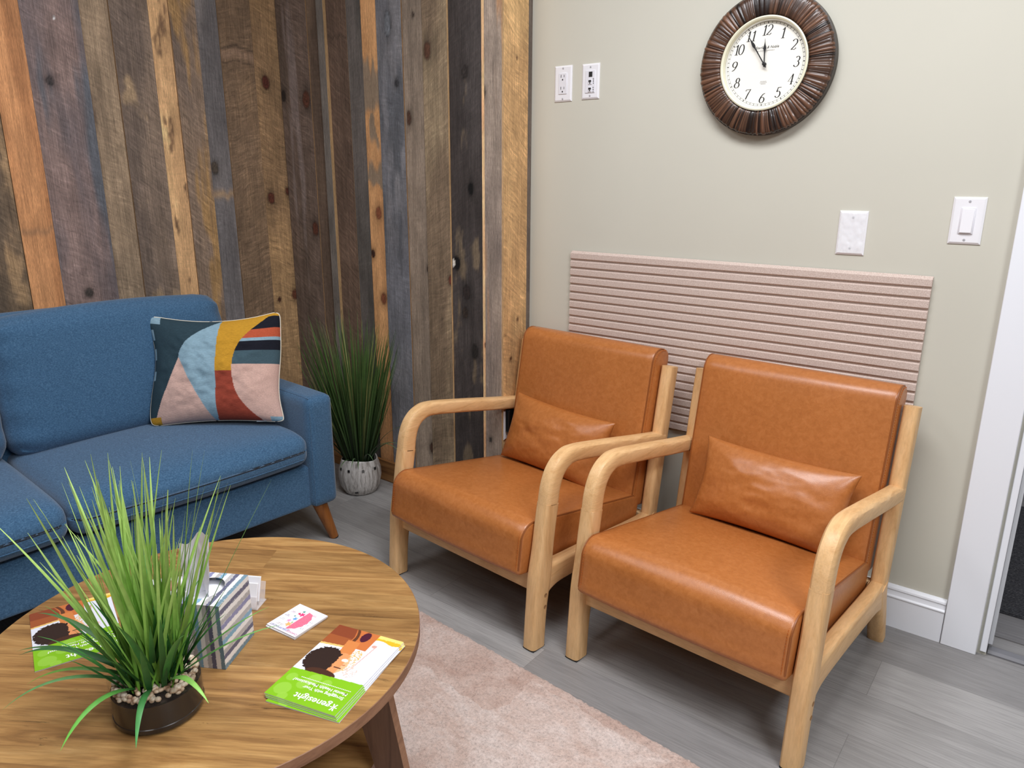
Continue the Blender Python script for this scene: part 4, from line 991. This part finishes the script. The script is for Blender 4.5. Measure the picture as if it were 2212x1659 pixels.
# ================================================================== COFFEE TABLE
TX, TY, TZ, TR_ = 0.438, -1.621, 0.45, 0.397
TAB = thing('coffee_table', 'round rustic wood coffee table with splayed board legs on the rug', 'table', (TX, TY, 0))
mb = MB(); th = 0.022
mb.lathe([(0.0002, TZ-th), (TR_-0.001, TZ-th)], 128, 1); mb.lathe([(TR_-0.001, TZ-th), (TR_, TZ-th+0.001), (TR_, TZ-0.001), (TR_-0.001, TZ)], 128, 1)
mb.lathe([(TR_-0.001, TZ), (0.0002, TZ)], 128, 0); mb.build('tabletop', [LAMINATE, EDGEBAND], TAB, angle=30)
for i, an in enumerate((22, 112, 202, 292)):
    M_ = Matrix.Rotation(R(an), 4, 'Z'); mb = MB(); zt, zb = TZ-th, 0.012
    sec = [(0.290, 0.366, zt), (0.398, 0.438, zb)]
    vs = []
    for x0_, x1_, z_ in sec: vs += [(x0_, -0.010, z_), (x1_, -0.010, z_), (x1_, 0.010, z_), (x0_, 0.010, z_)]
    mb.add(vs, [(0, 1, 2, 3), (7, 6, 5, 4), (0, 4, 5, 1), (2, 6, 7, 3), (3, 7, 4, 0)], 0, M_); mb.add([vs[1], vs[5], vs[6], vs[2]], [(0, 1, 2, 3)], 1, M_)
    mb.build('leg', [TLEG, EDGEBAND], TAB, angle=30)
mb = MB(); rs = 0.325
mb.lathe([(0.0002, 0.208), (rs, 0.208), (rs, 0.226)], 96, 1); mb.lathe([(rs, 0.226), (0.0002, 0.226)], 96, 0); mb.build('shelf', [LAMINATE, EDGEBAND], TAB, angle=30)

# ------------------------------------------------------------------ things on the table
def world_frame(origin, ex_, ey_):
    ex_ = Vector(ex_).normalized(); ey_ = (Vector(ey_)-ex_*Vector(ey_).dot(ex_)).normalized(); ez_ = ex_.cross(ey_)
    return Matrix(((ex_.x, ey_.x, ez_.x, origin[0]), (ex_.y, ey_.y, ez_.y, origin[1]), (ex_.z, ey_.z, ez_.z, origin[2]), (0, 0, 0, 1)))
BWd, BHt = 0.142, 0.212
GREEN = S((128, 186, 28)); GRL = S((150, 200, 70))
def cover(u, v):
    """brochure cover, u right, v up (portrait, text upright)"""
    c = np.empty(u.shape+(3,)); c[:] = S((222, 225, 236)); x = u*BWd*1000; yq = v*BHt*1000
    def put(m, col, a=1.0): c[m] = c[m]*(1-a)+np.array(col)*a
    wob = (fbm(x*0.25, yq*0.25, 6, 3)-0.5)
    # sunny strip at the foot, leather bag, arm and shoulder
    put((yq < 17+3*np.sin(x*0.12)) & (x < 62), S((222, 176, 40))); put((yq < 9+4*wob) & (x < 60), S((238, 214, 120)))
    put((x > 50) & (yq < 52) & (x < 142-0*yq), S((196, 112, 60)))
    bag = (x > 92) & (yq < 62-0.10*(142-x)) & (x+0.35*yq > 100); put(bag, S((156, 84, 46))); put(bag & (yq < 30), S((134, 66, 40))); put(bag & (yq > 57-0.1*(142-x)), S((226, 186, 110)))
    strap = np.abs(x-(96-0.22*yq)+4*np.sin(yq*0.08)) < 3.2; put(strap & (yq < 66), S((96, 56, 36)))
    put(((x-72)/9)**2+((yq-16)/15)**2 < 1, S((74, 26, 46)))
    neck = (np.abs(x-(84-0.12*(yq-40))) < 13) & (yq > 34) & (yq < 82); put(neck, S((206, 128, 70)))
    # flowers / curls light around the cheek
    fl = (vnoise(x*0.55, yq*0.55, 9) > 0.52) & (((x-58)/13)**2+((yq-84)/30)**2 < 1); put(fl, S((226, 180, 108)))
    # face, then dark curly hair
    face = ((x-78)/22)**2+((yq-100)/30)**2 < 1+0.1*wob; put(face, S((222, 148, 96))); put(face & (x < 66), S((236, 178, 132)))
    put(((x-68)/6.5)**2+((yq-88)/4)**2 < 1, S((246, 238, 228))); put((np.abs(yq-110) < 1.6) & (x > 62) & (x < 76), S((92, 56, 44))); put((np.abs(yq-101-0.15*(x-68)) < 1.2) & (x > 60) & (x < 66), S((186, 110, 76)))
    hair = (((x-107)/33)**2+((yq-100)/37)**2 < 1+0.30*(vnoise(x*0.35, yq*0.35, 3)-0.5)) & (x > 82+6*wob); put(hair, S((46, 32, 28)))
    hair2 = (((x-88)/30)**2+((yq-134)/12)**2 < 1); put(hair2, S((70, 42, 30)))
    # distant figure in pale pink
    put((np.abs(x-(40+0.10*(yq-50))+0) < 1.0) & (yq > 30) & (yq < 108), S((214, 170, 160))); put((((x-42)/5)**2+((yq-34)/4)**2 < 1), S((208, 160, 146)))
    spark = (vnoise(x*0.5, yq*0.5, 21) > 0.6) & (((x-42)/13)**2+((yq-112)/15)**2 < 1); put(spark, S((232, 190, 176)))
    # green block at the head of the sheet
    gb = 135+0.05*(x-70)+5*np.exp(-((x-135)/16)**2)*0; grn = yq > gb; put(grn, GREEN)
    for bx, by, br_ in ((122, 190, 15), (96, 168, 12), (126, 160, 10), (60, 152, 9), (110, 206, 9), (86, 150, 12)):
        put(grn & (((x-bx)**2+(yq-by)**2) < br_**2), GRL, 0.75)
    return np.clip(c, 0, 1)
def make_brochure(label, M_, group, simple=False):
    t = thing('brochure', label, 'brochure', group=group); t.matrix_world = M_
    mb = MB(); hw, hh = BWd/2, BHt/2
    for k_, zz in enumerate((0.0003, 0.0012)): mb.box((0, 0, zz), (BWd-0.0006*k_, BHt-0.0006*k_, 0.0007))
    mb.build('pages', PAPER, t, smooth=False)
    grid(BWd, BHt, 145, 215, 'cover', PRINT, lambda u, v: cover(1-u, 1-v), t, Matrix.Translation((0, 0, 0.00175)))
    return t
# the sheet lies with its printed head towards the viewer: local +y = direction A->D (away)
bA, bB, bC, bD = (Vector(px_plane(*q, 2, 0.4565)) for q in ((572, 1497), (718, 1553), (867, 1384), (742, 1355)))
exb = (bB-bA+bC-bD); eyb = (bD-bA+bC-bB); bcen = (bA+bB+bC+bD)/4
lab = ['bottom green brochure of the stack at the table rim', 'green brochure second from the bottom of the stack at the table rim', 'green brochure just under the top one of the stack at the table rim', 'top brochure of the stack at the table rim, green with a woman and leather bag']
for k_ in range(4):
    dz = 0.0022*k_; jit = [(0.0055, -0.006, 2.2), (0.0045, -0.0025, 0.0), (0.0022, -0.001, 0.5), (0, 0, 0)][k_]
    M_ = world_frame((bcen.x, bcen.y, TZ+0.0003+dz), exb, eyb) @ Matrix.Translation((jit[0], jit[1], 0)) @ Matrix.Rotation(R(jit[2]), 4, 'Z')
    br_ = make_brochure(lab[k_], M_, 'green brochures on the coffee table')
    if k_ == 3: top_br = br_
def put_cover_text(t):
    """white lettering printed on the green head of the cover (upright when read from the chairs)"""
    cv = [c_ for c_ in children(t) if c_.name.startswith('cover')][0]
    T = Matrix.Translation((0, 0, 0.0003)) @ Matrix.Rotation(math.pi, 4, 'Z')
    text_mesh('genesight', 0.0190, WHITE_INK, 'logo_lettering', cv, T @ Matrix.Translation((-0.049, 0.0895, 0)), bold=0.0003, align='LEFT')
    mb = MB()
    for s_ in (-1, 1):
        mb.add([(-0.0610+s_*0.0005, 0.083, 0), (-0.0585+s_*0.0005, 0.083, 0), (-0.0525+s_*0.0, 0.0985, 0), (-0.055, 0.0985, 0)] if s_ < 0 else [(-0.0525, 0.083, 0), (-0.055, 0.083, 0), (-0.061, 0.0985, 0), (-0.0585, 0.0985, 0)], [(0, 1, 2, 3)])
    mb.box((-0.0568, 0.0908, 0), (0.013, 0.0018, 0.00005))
    mb.build('logo', WHITE_INK, cv, M=T, smooth=False)
    text_mesh('Struggling with Your', 0.0098, WHITE_INK, 'title_lettering', cv, T @ Matrix.Translation((-0.060, 0.0675, 0)), bold=0.00015, align='LEFT')
    text_mesh('Mental Health Medications?', 0.0098, WHITE_INK, 'title_lettering', cv, T @ Matrix.Translation((-0.060, 0.0570, 0)), bold=0.00015, align='LEFT')
    mb = MB()
    for kx in range(30): mb.box((-0.060+0.0034*kx, 0.0480, 0), (0.0022, 0.0016, 0.00004))
    mb.build('small_print', WHITE_INK, cv, M=T, smooth=False)
put_cover_text(top_br)
b2A, b2D = Vector(px_plane(75, 1451, 2, TZ+0.002)), Vector(px_plane(63, 1324, 2, TZ+0.002)); ey2 = (b2D-b2A)
ex2 = Vector((ey2.y, -ey2.x, 0)); c2 = (b2A+b2D)/2 + ex2.normalized()*BWd/2
c2 = b2A + ey2.normalized()*BHt/2 + ex2.normalized()*BWd/2
lb = make_brochure('green brochure lying by the rim beside the table plant', world_frame((c2.x, c2.y, TZ+0.0003), ex2, ey2), 'green brochures on the coffee table')
put_cover_text(lb)
# leaflet half hidden behind the grass
q0 = Vector(px_plane(362, 1268, 2, TZ))
M_ = world_frame((q0.x, q0.y, TZ+0.0004), (px_plane(400, 1246, 2, TZ)-px_plane(330, 1254, 2, TZ)), (px_plane(330, 1240, 2, TZ)-px_plane(340, 1292, 2, TZ)))
def leafcol(u, v):
    c = np.empty(u.shape+(3,)); c[:] = S((236, 234, 240)); m = ((u-0.45)/0.28)**2+((v-0.5)/0.33)**2 < 1+0.5*(vnoise(u*20, v*20, 3)-0.5); c[m] = S((168, 116, 96)); m = ((u-0.3)/0.13)**2+((v-0.55)/0.25)**2 < 1; c[m] = S((50, 40, 40)); m = (u > 0.8); c[m] = S((140, 150, 186)); return c
t = thing('leaflet', 'white leaflet with a photo, half hidden behind the table grass', 'leaflet'); t.matrix_world = M_
mb = MB(); mb.box((0, 0, 0.0004), (0.098, 0.075, 0.0008)); mb.build('pages', PAPER, t, smooth=False)
grid(0.098, 0.075, 50, 40, 'cover', PRINT, leafcol, t, Matrix.Translation((0, 0, 0.0009)))

# square cards with a brain drawing
k1, k2, k3, k4 = (Vector(px_plane(*q, 2, 0.455)) for q in ((645, 1304), (705, 1330), (640, 1379), (579, 1350)))
ec = (k1-k2+k4-k3); nc = (k2-k3+k1-k4); cc = (k1+k2+k3+k4)/4; CW = ec.length/2; CH = nc.length/2
def cardcol(u, v):
    """upright when read from the far side; u right, v up"""
    c = np.empty(u.shape+(3,)); c[:] = S((228, 227, 236)); x, y_ = u, v
    def put(m, col): c[m] = S(col)
    e = ((x-0.48)/0.30)**2+((y_-0.50)/0.36)**2
    cv = np.sin(x*60+4*np.sin(y_*30))*np.sin(y_*52+3*np.sin(x*24))
    L_ = (e < 1+0.06*np.sin(12*np.arctan2(y_-0.52, x-0.47))) & (x < 0.48); put(L_, (240, 120, 146)); put(L_ & (np.abs(cv) < 0.10), (214, 84, 116))
    R_ = (e < 1) & (x > 0.49)
    for bx, by, br_, cl in ((0.58, 0.50, 0.06, (96, 160, 220)), (0.56, 0.30, 0.075, (226, 60, 120)), (0.66, 0.62, 0.055, (236, 150, 190)), (0.55, 0.73, 0.085, (240, 176, 110)), (0.62, 0.19, 0.04, (70, 150, 130)), (0.68, 0.42, 0.03, (84, 150, 130)), (0.66, 0.30, 0.045, (200, 40, 90)), (0.53, 0.63, 0.03, (120, 180, 110))):
        d = np.hypot(x-bx, y_-by); a = np.arctan2(y_-by, x-bx); put(d < br_*(0.8+0.25*np.cos(5*a+bx*30)), cl)
    # tiny written lines around the drawing
    for (x0_, x1_, ya, cl) in ((0.08, 0.2, 0.70, (150, 150, 160)), (0.08, 0.2, 0.55, (130, 150, 150)), (0.08, 0.19, 0.42, (130, 140, 150)), (0.78, 0.94, 0.66, (150, 160, 160)), (0.80, 0.94, 0.50, (150, 140, 160)), (0.78, 0.92, 0.34, (170, 130, 150)), (0.30, 0.52, 0.91, (150, 150, 180)), (0.62, 0.84, 0.84, (190, 180, 170)), (0.2, 0.34, 0.2, (210, 120, 140))):
        put((x > x0_) & (x < x1_) & (np.abs(y_-ya) < 0.008) & (vnoise(x*90, y_*0, 3) > 0.35), cl); put((x > x0_+0.02) & (x < x1_-0.02) & (np.abs(y_-ya+0.035) < 0.008) & (vnoise(x*90, y_*0, 5) > 0.35), cl)
    return c
for k_, (zz, lb_) in enumerate(((0.0004, 'lower white card pad under the brain drawing pad'), (0.0032, 'white square card pad with a pink brain drawing, beside the tissue box'))):
    t = thing('card_pad', lb_, 'card pad', group='square card pads'); M_ = world_frame((cc.x, cc.y, TZ+zz), ec, -nc) @ Matrix.Translation((0.0012*(1-k_), 0.0015*(1-k_), 0)) @ Matrix.Rotation(R(1.0*(1-k_)), 4, 'Z'); t.matrix_world = M_
    mb = MB(); mb.box((0, 0, 0.0013), (CW, CH, 0.0026)); mb.build('pages', PAPER, t, smooth=False)
    if k_:
        cv = grid(CW, CH, 110, 110, 'cover', PRINT, cardcol, t, Matrix.Translation((0, 0, 0.0028)))
        T = Matrix.Translation((0, 0, 0.0002))
        for wd_, xo, cl in (('CHANGE', -0.026, (196, 90, 130)), ('YOUR', -0.0005, (110, 120, 190)), ('MINDSET', 0.0245, (110, 110, 140))):
            text_mesh(wd_, 0.0068, plain('ink_'+wd_.lower(), srgb(*cl), 0.6), 'lettering', cv, T @ Matrix.Translation((xo*CW/0.086, CH*0.42, 0)), spacing=1.0)

# tissue box -----------------------------------------------------------
fr, fl_, rr2 = Vector(px_plane(488, 1447, 2, TZ)), Vector(px_plane(437, 1440, 2, TZ)), Vector(px_plane(548, 1372, 2, TZ))
ey3 = (rr2-fr); ey3.z = 0; ey3.normalize(); ex3 = Vector((ey3.y, -ey3.x, 0)); TW, TH = 0.106, 0.126
c3 = fr - ex3*TW/2 + ey3*TW/2
TB = thing('tissue_box', 'blue and white striped tissue box beside the table grass', 'tissue box'); TB.matrix_world = world_frame((c3.x, c3.y, TZ+0.0004), ex3, ey3)
SC = [S((230, 228, 226)), S((96, 98, 122)), S((230, 228, 226)), S((170, 168, 168)), S((134, 136, 172)), S((232, 230, 228)), S((176, 174, 174)), S((124, 166, 192)), S((232, 230, 228)), S((178, 176, 176)), S((96, 98, 122)), S((230, 228, 226)), S((110, 138, 154))]
def stripes(s_, a_, seed=0):
    w_ = s_ + 0.010*(fbm(a_*14+seed, s_*3, seed, 3)-0.5) + 0.004*(vnoise(a_*90, s_*40, seed+4)-0.5)
    k_ = np.clip((w_*13), 0, 12.999).astype(int); c = np.array(SC)[k_]
    sp = (vnoise(a_*80, s_*70, seed+7) > 0.80) & (np.abs((w_*13) % 1-0.5) > 0.3); c[sp] = SC[0]; return c
RX = Matrix.Rotation(R(90), 4, 'X'); hw = TW/2
def face(name, M_, fn, ny=100, h=TH): return grid(TW, h, 90, ny, name, CARTON, fn, TB, M_)
# visible side faces: stripes run horizontally on the right side, vertically on the front
face('side_panel', Matrix.Translation((hw, 0, TH/2)) @ Matrix.Rotation(R(90), 4, 'Z') @ RX, lambda u, v: stripes(1-v, u, 1))
face('side_panel', Matrix.Translation((0, -hw, TH/2)) @ RX, lambda u, v: stripes(u, v, 2))
face('side_panel', Matrix.Translation((-hw, 0, TH/2)) @ Matrix.Rotation(R(-90), 4, 'Z') @ RX, lambda u, v: stripes(1-v, u, 3))
face('side_panel', Matrix.Translation((0, hw, TH/2)) @ Matrix.Rotation(R(180), 4, 'Z') @ RX, lambda u, v: stripes(u, v, 4))
# top with an oval opening
nx_ = 97; xs = np.linspace(-hw, hw, nx_); X, Y = np.meshgrid(xs, xs); inside = (X/0.030)**2+(Y/0.036)**2 < 1
keep = {}; V = []; cl = []
tc_ = stripes(0.5+X/TW, Y/TW, 5)
fsx = []
for j in range(nx_-1):
    for i in range(nx_-1):
        if inside[j, i] and inside[j, i+1] and inside[j+1, i] and inside[j+1, i+1]: continue
        q = []
        for a_, b_ in ((j, i), (j, i+1), (j+1, i+1), (j+1, i)):
            if (a_, b_) not in keep:
                x_, y_ = X[a_, b_], Y[a_, b_]; e_ = math.sqrt((x_/0.030)**2+(y_/0.036)**2)
                if e_ < 1: x_, y_ = x_/e_, y_/e_
                keep[(a_, b_)] = len(V); V.append((x_, y_, TH)); cl.append(tc_[a_, b_])
            q.append(keep[(a_, b_)])
        fsx.append(tuple(q))
mb = MB(); mb.add(V, fsx); o = mb.build('top_panel', CARTON, TB, angle=180); set_cols(o, np.array(cl))
mb = MB(); mb.box((0, 0, 0.060), (TW-0.006, TW-0.006, 0.105)); mb.build('tissue_pack', PAPER, TB, smooth=False)
# tissue sheet pulled up
na, nb = 26, 34; V = []; fs = []
for j in range(nb):
    tz = j/(nb-1)
    for i in range(na):
        a_ = i/(na-1)*2-1
        wd_ = 0.021+0.008*min(1, tz*1.6)-0.002*tz; fold = 0.010*math.sin(a_*3.6+tz*1.2+0.6)*(1-0.35*tz)+0.004*math.sin(a_*9+tz*3)*(1-tz*0.6)+0.002*math.sin(tz*11+a_*4)
        top_ = 0.100 + 0.006*math.sin(a_*4.2+0.5)+0.014*a_
        V.append((-0.014+a_*wd_+0.004*tz, fold+0.002*tz, TH-0.016+tz*(top_+0.016)))
for j in range(nb-1):
    for i in range(na-1): fs.append((j*na+i, j*na+i+1, (j+1)*na+i+1, (j+1)*na+i))
n = N('tissue'); n.set(Base_Color=srgb(240, 240, 246), Roughness=0.95)
tr_ = n.add('ShaderNodeBsdfTranslucent'); tr_.inputs['Color'].default_value = srgb(240, 240, 246); mx_ = n.add('ShaderNodeMixShader'); mx_.inputs[0].default_value = 0.5
n.link(n.b.outputs[0], mx_.inputs[1]); n.link(tr_.outputs[0], mx_.inputs[2]); n.link(mx_.outputs[0], n.n['Material Output'].inputs['Surface'])
mb = MB(); mb.add(V, fs, 0, Matrix.Rotation(R(6), 4, 'Z')); o = mb.build('tissue_sheet', n.m, TB, angle=180); o['label'] = 'crumpled white tissue pulled up through the opening'

# clear card holder with business cards behind the box
hq = Vector(px_plane(519, 1318, 2, TZ)); CHD = thing('card_holder', 'small clear acrylic card holder behind the tissue box', 'card holder'); CHD.matrix_world = world_frame((hq.x-ex3.x*0.018-0.006, hq.y-ex3.y*0.018+0.022, TZ+0.0003), (-ex3), (-ey3))
ac = N('clear_acrylic'); ac.set(Base_Color=(0.95, 0.96, 1, 1), Roughness=0.05, Alpha=0.28); ac = ac.m
mb = MB(); mb.box((0, 0, 0.002), (0.096, 0.040, 0.003)); mb.box((0, 0.019, 0.016), (0.096, 0.002, 0.030)); mb.box((0, -0.018, 0.022), (0.096, 0.002, 0.040), 0, None, Matrix.Rotation(R(18), 3, 'X')); mb.build('holder_body', ac, CHD, bevel=0.0008)
for k_, (dy, lb_) in enumerate(((0.010, 'front business card in the clear holder'), (-0.004, 'business card with a dark picture at the back of the clear holder'))):
    o = grid(0.089, 0.051, 45, 26, 'business_card', PRINT, (lambda u, v: np.where((((np.sin(v*60) > 0.3) & (u > 0.12) & (u < 0.5) & (v < 0.8))[..., None]), S((140, 142, 150)), S((236, 236, 240)))) if k_ == 0 else (lambda u, v: np.where((((u > 0.06) & (u < 0.40) & (v > 0.52) & (v < 0.92))[..., None]), S((28, 22, 24)), S((236, 236, 240)))))
    o.matrix_world = CHD.matrix_world @ Matrix.Translation((0, dy, 0.027 + 0.007*k_)) @ Matrix.Rotation(R(180), 4, 'Z') @ Matrix.Rotation(R(70), 4, 'X')
    sm = o.modifiers.new('solid', 'SOLIDIFY'); sm.thickness = 0.002
    tag(o, lb_, 'card', 'business cards in the holder')

# ------------------------------------------------------------------ grasses
def blade(mb, cols, base, tip_dir, L_, w_, droop, rng, c_lo, c_hi, seg=9, twist=None):
    """one folded, tapering blade; rises along tip_dir and bends over by droop"""
    d = Vector(tip_dir).normalized(); hz_ = Vector((d.x, d.y, 0)); hz_ = hz_.normalized() if hz_.length > 1e-4 else Vector((1, 0, 0))
    side = Vector((-hz_.y, hz_.x, 0)); ang = rng.uniform(-1.2, 1.2) if twist is None else twist
    side = (side*math.cos(ang) + hz_*math.sin(ang)).normalized()
    p = Vector(base); o = len(mb.v); vs = []
    for i in range(seg+1):
        t_ = i/seg; ww = w_*(0.55+0.45*min(1, t_*4))*(1-t_**2.6)+0.0002
        nrm_ = d.cross(side).normalized()
        vs += [p - side*ww, p + nrm_*ww*0.35, p + side*ww]
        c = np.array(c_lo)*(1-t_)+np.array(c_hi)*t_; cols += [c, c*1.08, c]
        d = (d + Vector((hz_.x, hz_.y, 0))*droop*0.5/seg*(0.3+1.4*t_) - Vector((0, 0, 1))*droop/seg*(0.2+1.6*t_)).normalized(); p = p + d*(L_/seg)
    fs = []
    for i in range(seg): fs += [(3*i, 3*i+1, 3*i+4, 3*i+3), (3*i+1, 3*i+2, 3*i+5, 3*i+4)]
    mb.add(vs, fs)
# floor plant
rng = random.Random(12)
FP = thing('potted_grass', 'tall dark green artificial grass in a white ribbed pot between sofa and chair', 'plant', (-0.655, -0.318, 0), 0)
pr = [(0.0, 0.0), (0.058, 0.0), (0.066, 0.004), (0.080, 0.03), (0.0885, 0.07), (0.087, 0.105), (0.080, 0.132), (0.076, 0.146), (0.075, 0.152), (0.0725, 0.153), (0.070, 0.148), (0.070, 0.118)]
mb = MB(); vs = []; sg = 96
for j in range(sg):
    a_ = 2*math.pi*j/sg
    for i, (r_, z_) in enumerate(pr):
        k_ = 0.0018*math.sin(a_*26+5*math.sin(z_*30+a_*2))*(1 if 2 < i < 7 else 0); dip = -0.006*math.sin(a_*2+0.6) if i >= 6 and i < 11 else 0
        vs.append(((r_+k_)*math.cos(a_), (r_+k_)*math.sin(a_), z_+dip))
np_ = len(pr); mb.add(vs, [(j*np_+i, ((j+1) % sg)*np_+i, ((j+1) % sg)*np_+i+1, j*np_+i+1) for j in range(sg) for i in range(np_-1)])
po = mb.build('pot', CERAMIC, FP, angle=180)
mb = MB()
for a_, zz in ((-0.95, 0.118), (-0.25, 0.118), (-1.5, 0.118), (0.4, 0.118), (-0.68, 0.020), (-0.60, 0.020)):
    for da in (-0.03, 0.03):
        r_ = 0.0868 if zz > 0.05 else 0.0768; mb.box(((r_)*math.cos(a_+da-0.3), (r_)*math.sin(a_+da-0.3), zz), (0.004, 0.003, 0.011 if zz > 0.05 else 0.006), 0, None, Matrix.Rotation(a_+da-0.3, 3, 'Z'))
mb.build('glaze_nicks', SLOT, po, smooth=False)
mb = MB(); mb.lathe([(0.0002, 0.122), (0.0705, 0.122)], 32); mb.build('soil', SOIL, FP)
mb = MB(); cols = []
for i in range(430):
    a_ = rng.uniform(0, 2*math.pi); r_ = 0.055*math.sqrt(rng.random()); lean = (r_/0.055)*0.30+rng.uniform(-0.05, 0.12)
    L_ = rng.uniform(0.45, 0.67) if rng.random() < 0.8 else rng.uniform(0.25, 0.42); L_ *= (1-0.28*max(0, lean-0.1))
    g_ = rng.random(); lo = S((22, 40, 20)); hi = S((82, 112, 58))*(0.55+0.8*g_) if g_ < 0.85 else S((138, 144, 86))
    dirx, diry = math.cos(a_)*lean, math.sin(a_)*lean
    if diry > 0.1: diry *= 0.25                                   # the wall side grows upright
    if dirx < 0 and diry < 0: dirx *= 0.7
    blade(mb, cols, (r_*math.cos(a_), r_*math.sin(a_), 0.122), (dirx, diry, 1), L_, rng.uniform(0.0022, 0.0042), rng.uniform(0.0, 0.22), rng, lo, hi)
for a_, dr, L_ in ((-0.4, 1.7, 0.17), (-0.9, 2.2, 0.14), (-1.3, 2.6, 0.11), (0.1, 1.5, 0.26), (0.2, 1.6, 0.25), (-0.1, 1.7, 0.30), (-2.0, 2.0, 0.26), (-0.75, 2.8, 0.1), (0.05, 1.2, 0.4), (-2.4, 1.2, 0.3)):
    blade(mb, cols, (0.05*math.cos(a_), 0.05*math.sin(a_), 0.135), (math.cos(a_)*0.55, math.sin(a_)*0.55, 1), L_, 0.0042, dr, rng, S((30, 50, 30)), S((92, 116, 80)), 12)
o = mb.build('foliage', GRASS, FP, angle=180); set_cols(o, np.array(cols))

# table plant
rng = random.Random(31)
TP = thing('table_grass', 'bright green artificial grass in a dark glass bowl of pebbles on the coffee table', 'plant', (0.560, -1.780, TZ+0.0003))
RB = 0.0695
mb = MB(); mb.lathe([(0.0002, 0.0006), (RB-0.006, 0.0006), (RB-0.003, 0.004), (RB-0.0015, 0.012), (RB-0.0025, 0.013), (RB-0.0028, 0.052), (0.0002, 0.052)], 72); mb.build('bowl_filling', BRONZE, TP, angle=30)
mb = MB(); mb.lathe([(RB-0.006, 0.0), (RB-0.001, 0.002), (RB, 0.006), (RB, 0.013), (RB-0.0006, 0.0145), (RB-0.0006, 0.0755), (RB-0.0011, 0.0765), (RB-0.002, 0.0755), (RB-0.0022, 0.0575)], 72); mb.build('glass_wall', GLASS, TP, angle=60)
mb = MB()
for i in range(240):
    a_ = rng.uniform(0, 2*math.pi); r_ = (RB-0.010)*math.sqrt(rng.random()) if i > 90 else (RB-0.0085-rng.random()*0.004)
    sx_, sy_, sz_ = rng.uniform(0.0042, 0.0066), rng.uniform(0.0034, 0.005), rng.uniform(0.003, 0.004)
    M_ = Matrix.Translation((r_*math.cos(a_), r_*math.sin(a_), 0.0560+rng.random()*0.009)) @ Matrix.Rotation(rng.uniform(0, 6), 4, 'Z') @ Matrix.Rotation(rng.uniform(-0.5, 0.5), 4, 'X') @ Matrix.Diagonal((sx_, sy_, sz_, 1))
    pr_ = [(math.sin(math.pi*k_/6), -math.cos(math.pi*k_/6)) for k_ in range(7)]; pr_[0] = (0.001, -1); pr_[-1] = (0.001, 1); mb.lathe(pr_, 9, 0, M_)
pb = mb.build('pebbles', PEBBLE, TP, angle=180); pb['kind'] = 'stuff'
mb = MB(); cols = []
DG, MG, LG = S((36, 80, 38)), S((118, 176, 62)), S((188, 220, 124))
RVw = Vector((RV.x, RV.y, 0)).normalized(); FW = Vector((_f.x, _f.y, 0)).normalized()
for i in range(104):                                               # tall upright bunch
    a_ = rng.uniform(0, 2*math.pi); r_ = 0.040*math.sqrt(rng.random()); bx, by = r_*math.cos(a_), r_*math.sin(a_)
    lr = rng.gauss(0.0, 0.20); fb_ = rng.gauss(0.0, 0.16); lr = max(-0.40, min(0.30, lr))
    d = RVw*lr + FW*fb_ + Vector((0, 0, 1)); L_ = rng.uniform(0.25, 0.41)*(1-0.35*abs(lr))
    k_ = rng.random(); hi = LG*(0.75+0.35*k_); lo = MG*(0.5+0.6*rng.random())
    blade(mb, cols, (bx+RVw.x*lr*0.05, by+RVw.y*lr*0.05, 0.058), d, L_, rng.uniform(0.0026, 0.0042), rng.uniform(0.0, 0.14), rng, lo, hi, 10, rng.uniform(-0.9, 0.9))
for i in range(46):                                                # wide dark leaves around the base
    a_ = rng.uniform(0, 2*math.pi); r_ = 0.045*math.sqrt(rng.random()); d = Vector((math.cos(a_)*0.4, math.sin(a_)*0.4, 1)) + RVw*rng.gauss(-0.1, 0.2)
    blade(mb, cols, (r_*math.cos(a_), r_*math.sin(a_), 0.058), d, rng.uniform(0.10, 0.19), rng.uniform(0.0045, 0.0066), rng.uniform(0.1, 0.5), rng, DG, S((74, 136, 66))*(0.8+0.5*rng.random()), 10, rng.uniform(-0.5, 0.5))
# long arching leaves that hang over the rim (right, forward pair, left ones)
for lr, fb_, up_, L_, dr, w_, hi in ((0.75, -0.55, 1.0, 0.135, 1.7, 0.0062, (150, 206, 96)), (-0.35, -0.9, 0.75, 0.15, 2.0, 0.0062, (122, 200, 84)), (0.22, -0.9, 0.55, 0.12, 2.2, 0.0055, (86, 164, 88)),
                                  (-0.9, -0.45, 0.7, 0.185, 1.5, 0.0048, (110, 160, 96)), (-0.95, 0.05, 0.62, 0.20, 1.1, 0.0075, (60, 108, 60)), (-0.9, 0.3, 0.7, 0.22, 0.8, 0.0062, (84, 120, 72)), (-0.95, 0.1, 0.5, 0.21, 0.9, 0.0055, (70, 110, 60)), (-1, -0.1, 0.45, 0.17, 1.2, 0.005, (120, 170, 70)),
                                  (0.85, 0.1, 0.85, 0.19, 0.35, 0.0044, (120, 176, 84)), (0.9, 0.0, 0.7, 0.20, 0.4, 0.0042, (126, 180, 96)), (0.5, -0.5, 1.3, 0.20, 0.5, 0.0058, (96, 170, 84)), (0.62, 0.1, 1.25, 0.37, 0.05, 0.003, (140, 180, 90))):
    d = RVw*lr + FW*fb_ + Vector((0, 0, up_)); h_ = (RVw*lr+FW*fb_).normalized()*0.035
    blade(mb, cols, (h_.x, h_.y, 0.062), d, L_, w_, dr, rng, S((40, 92, 44)), S(hi), 14, 0.0)
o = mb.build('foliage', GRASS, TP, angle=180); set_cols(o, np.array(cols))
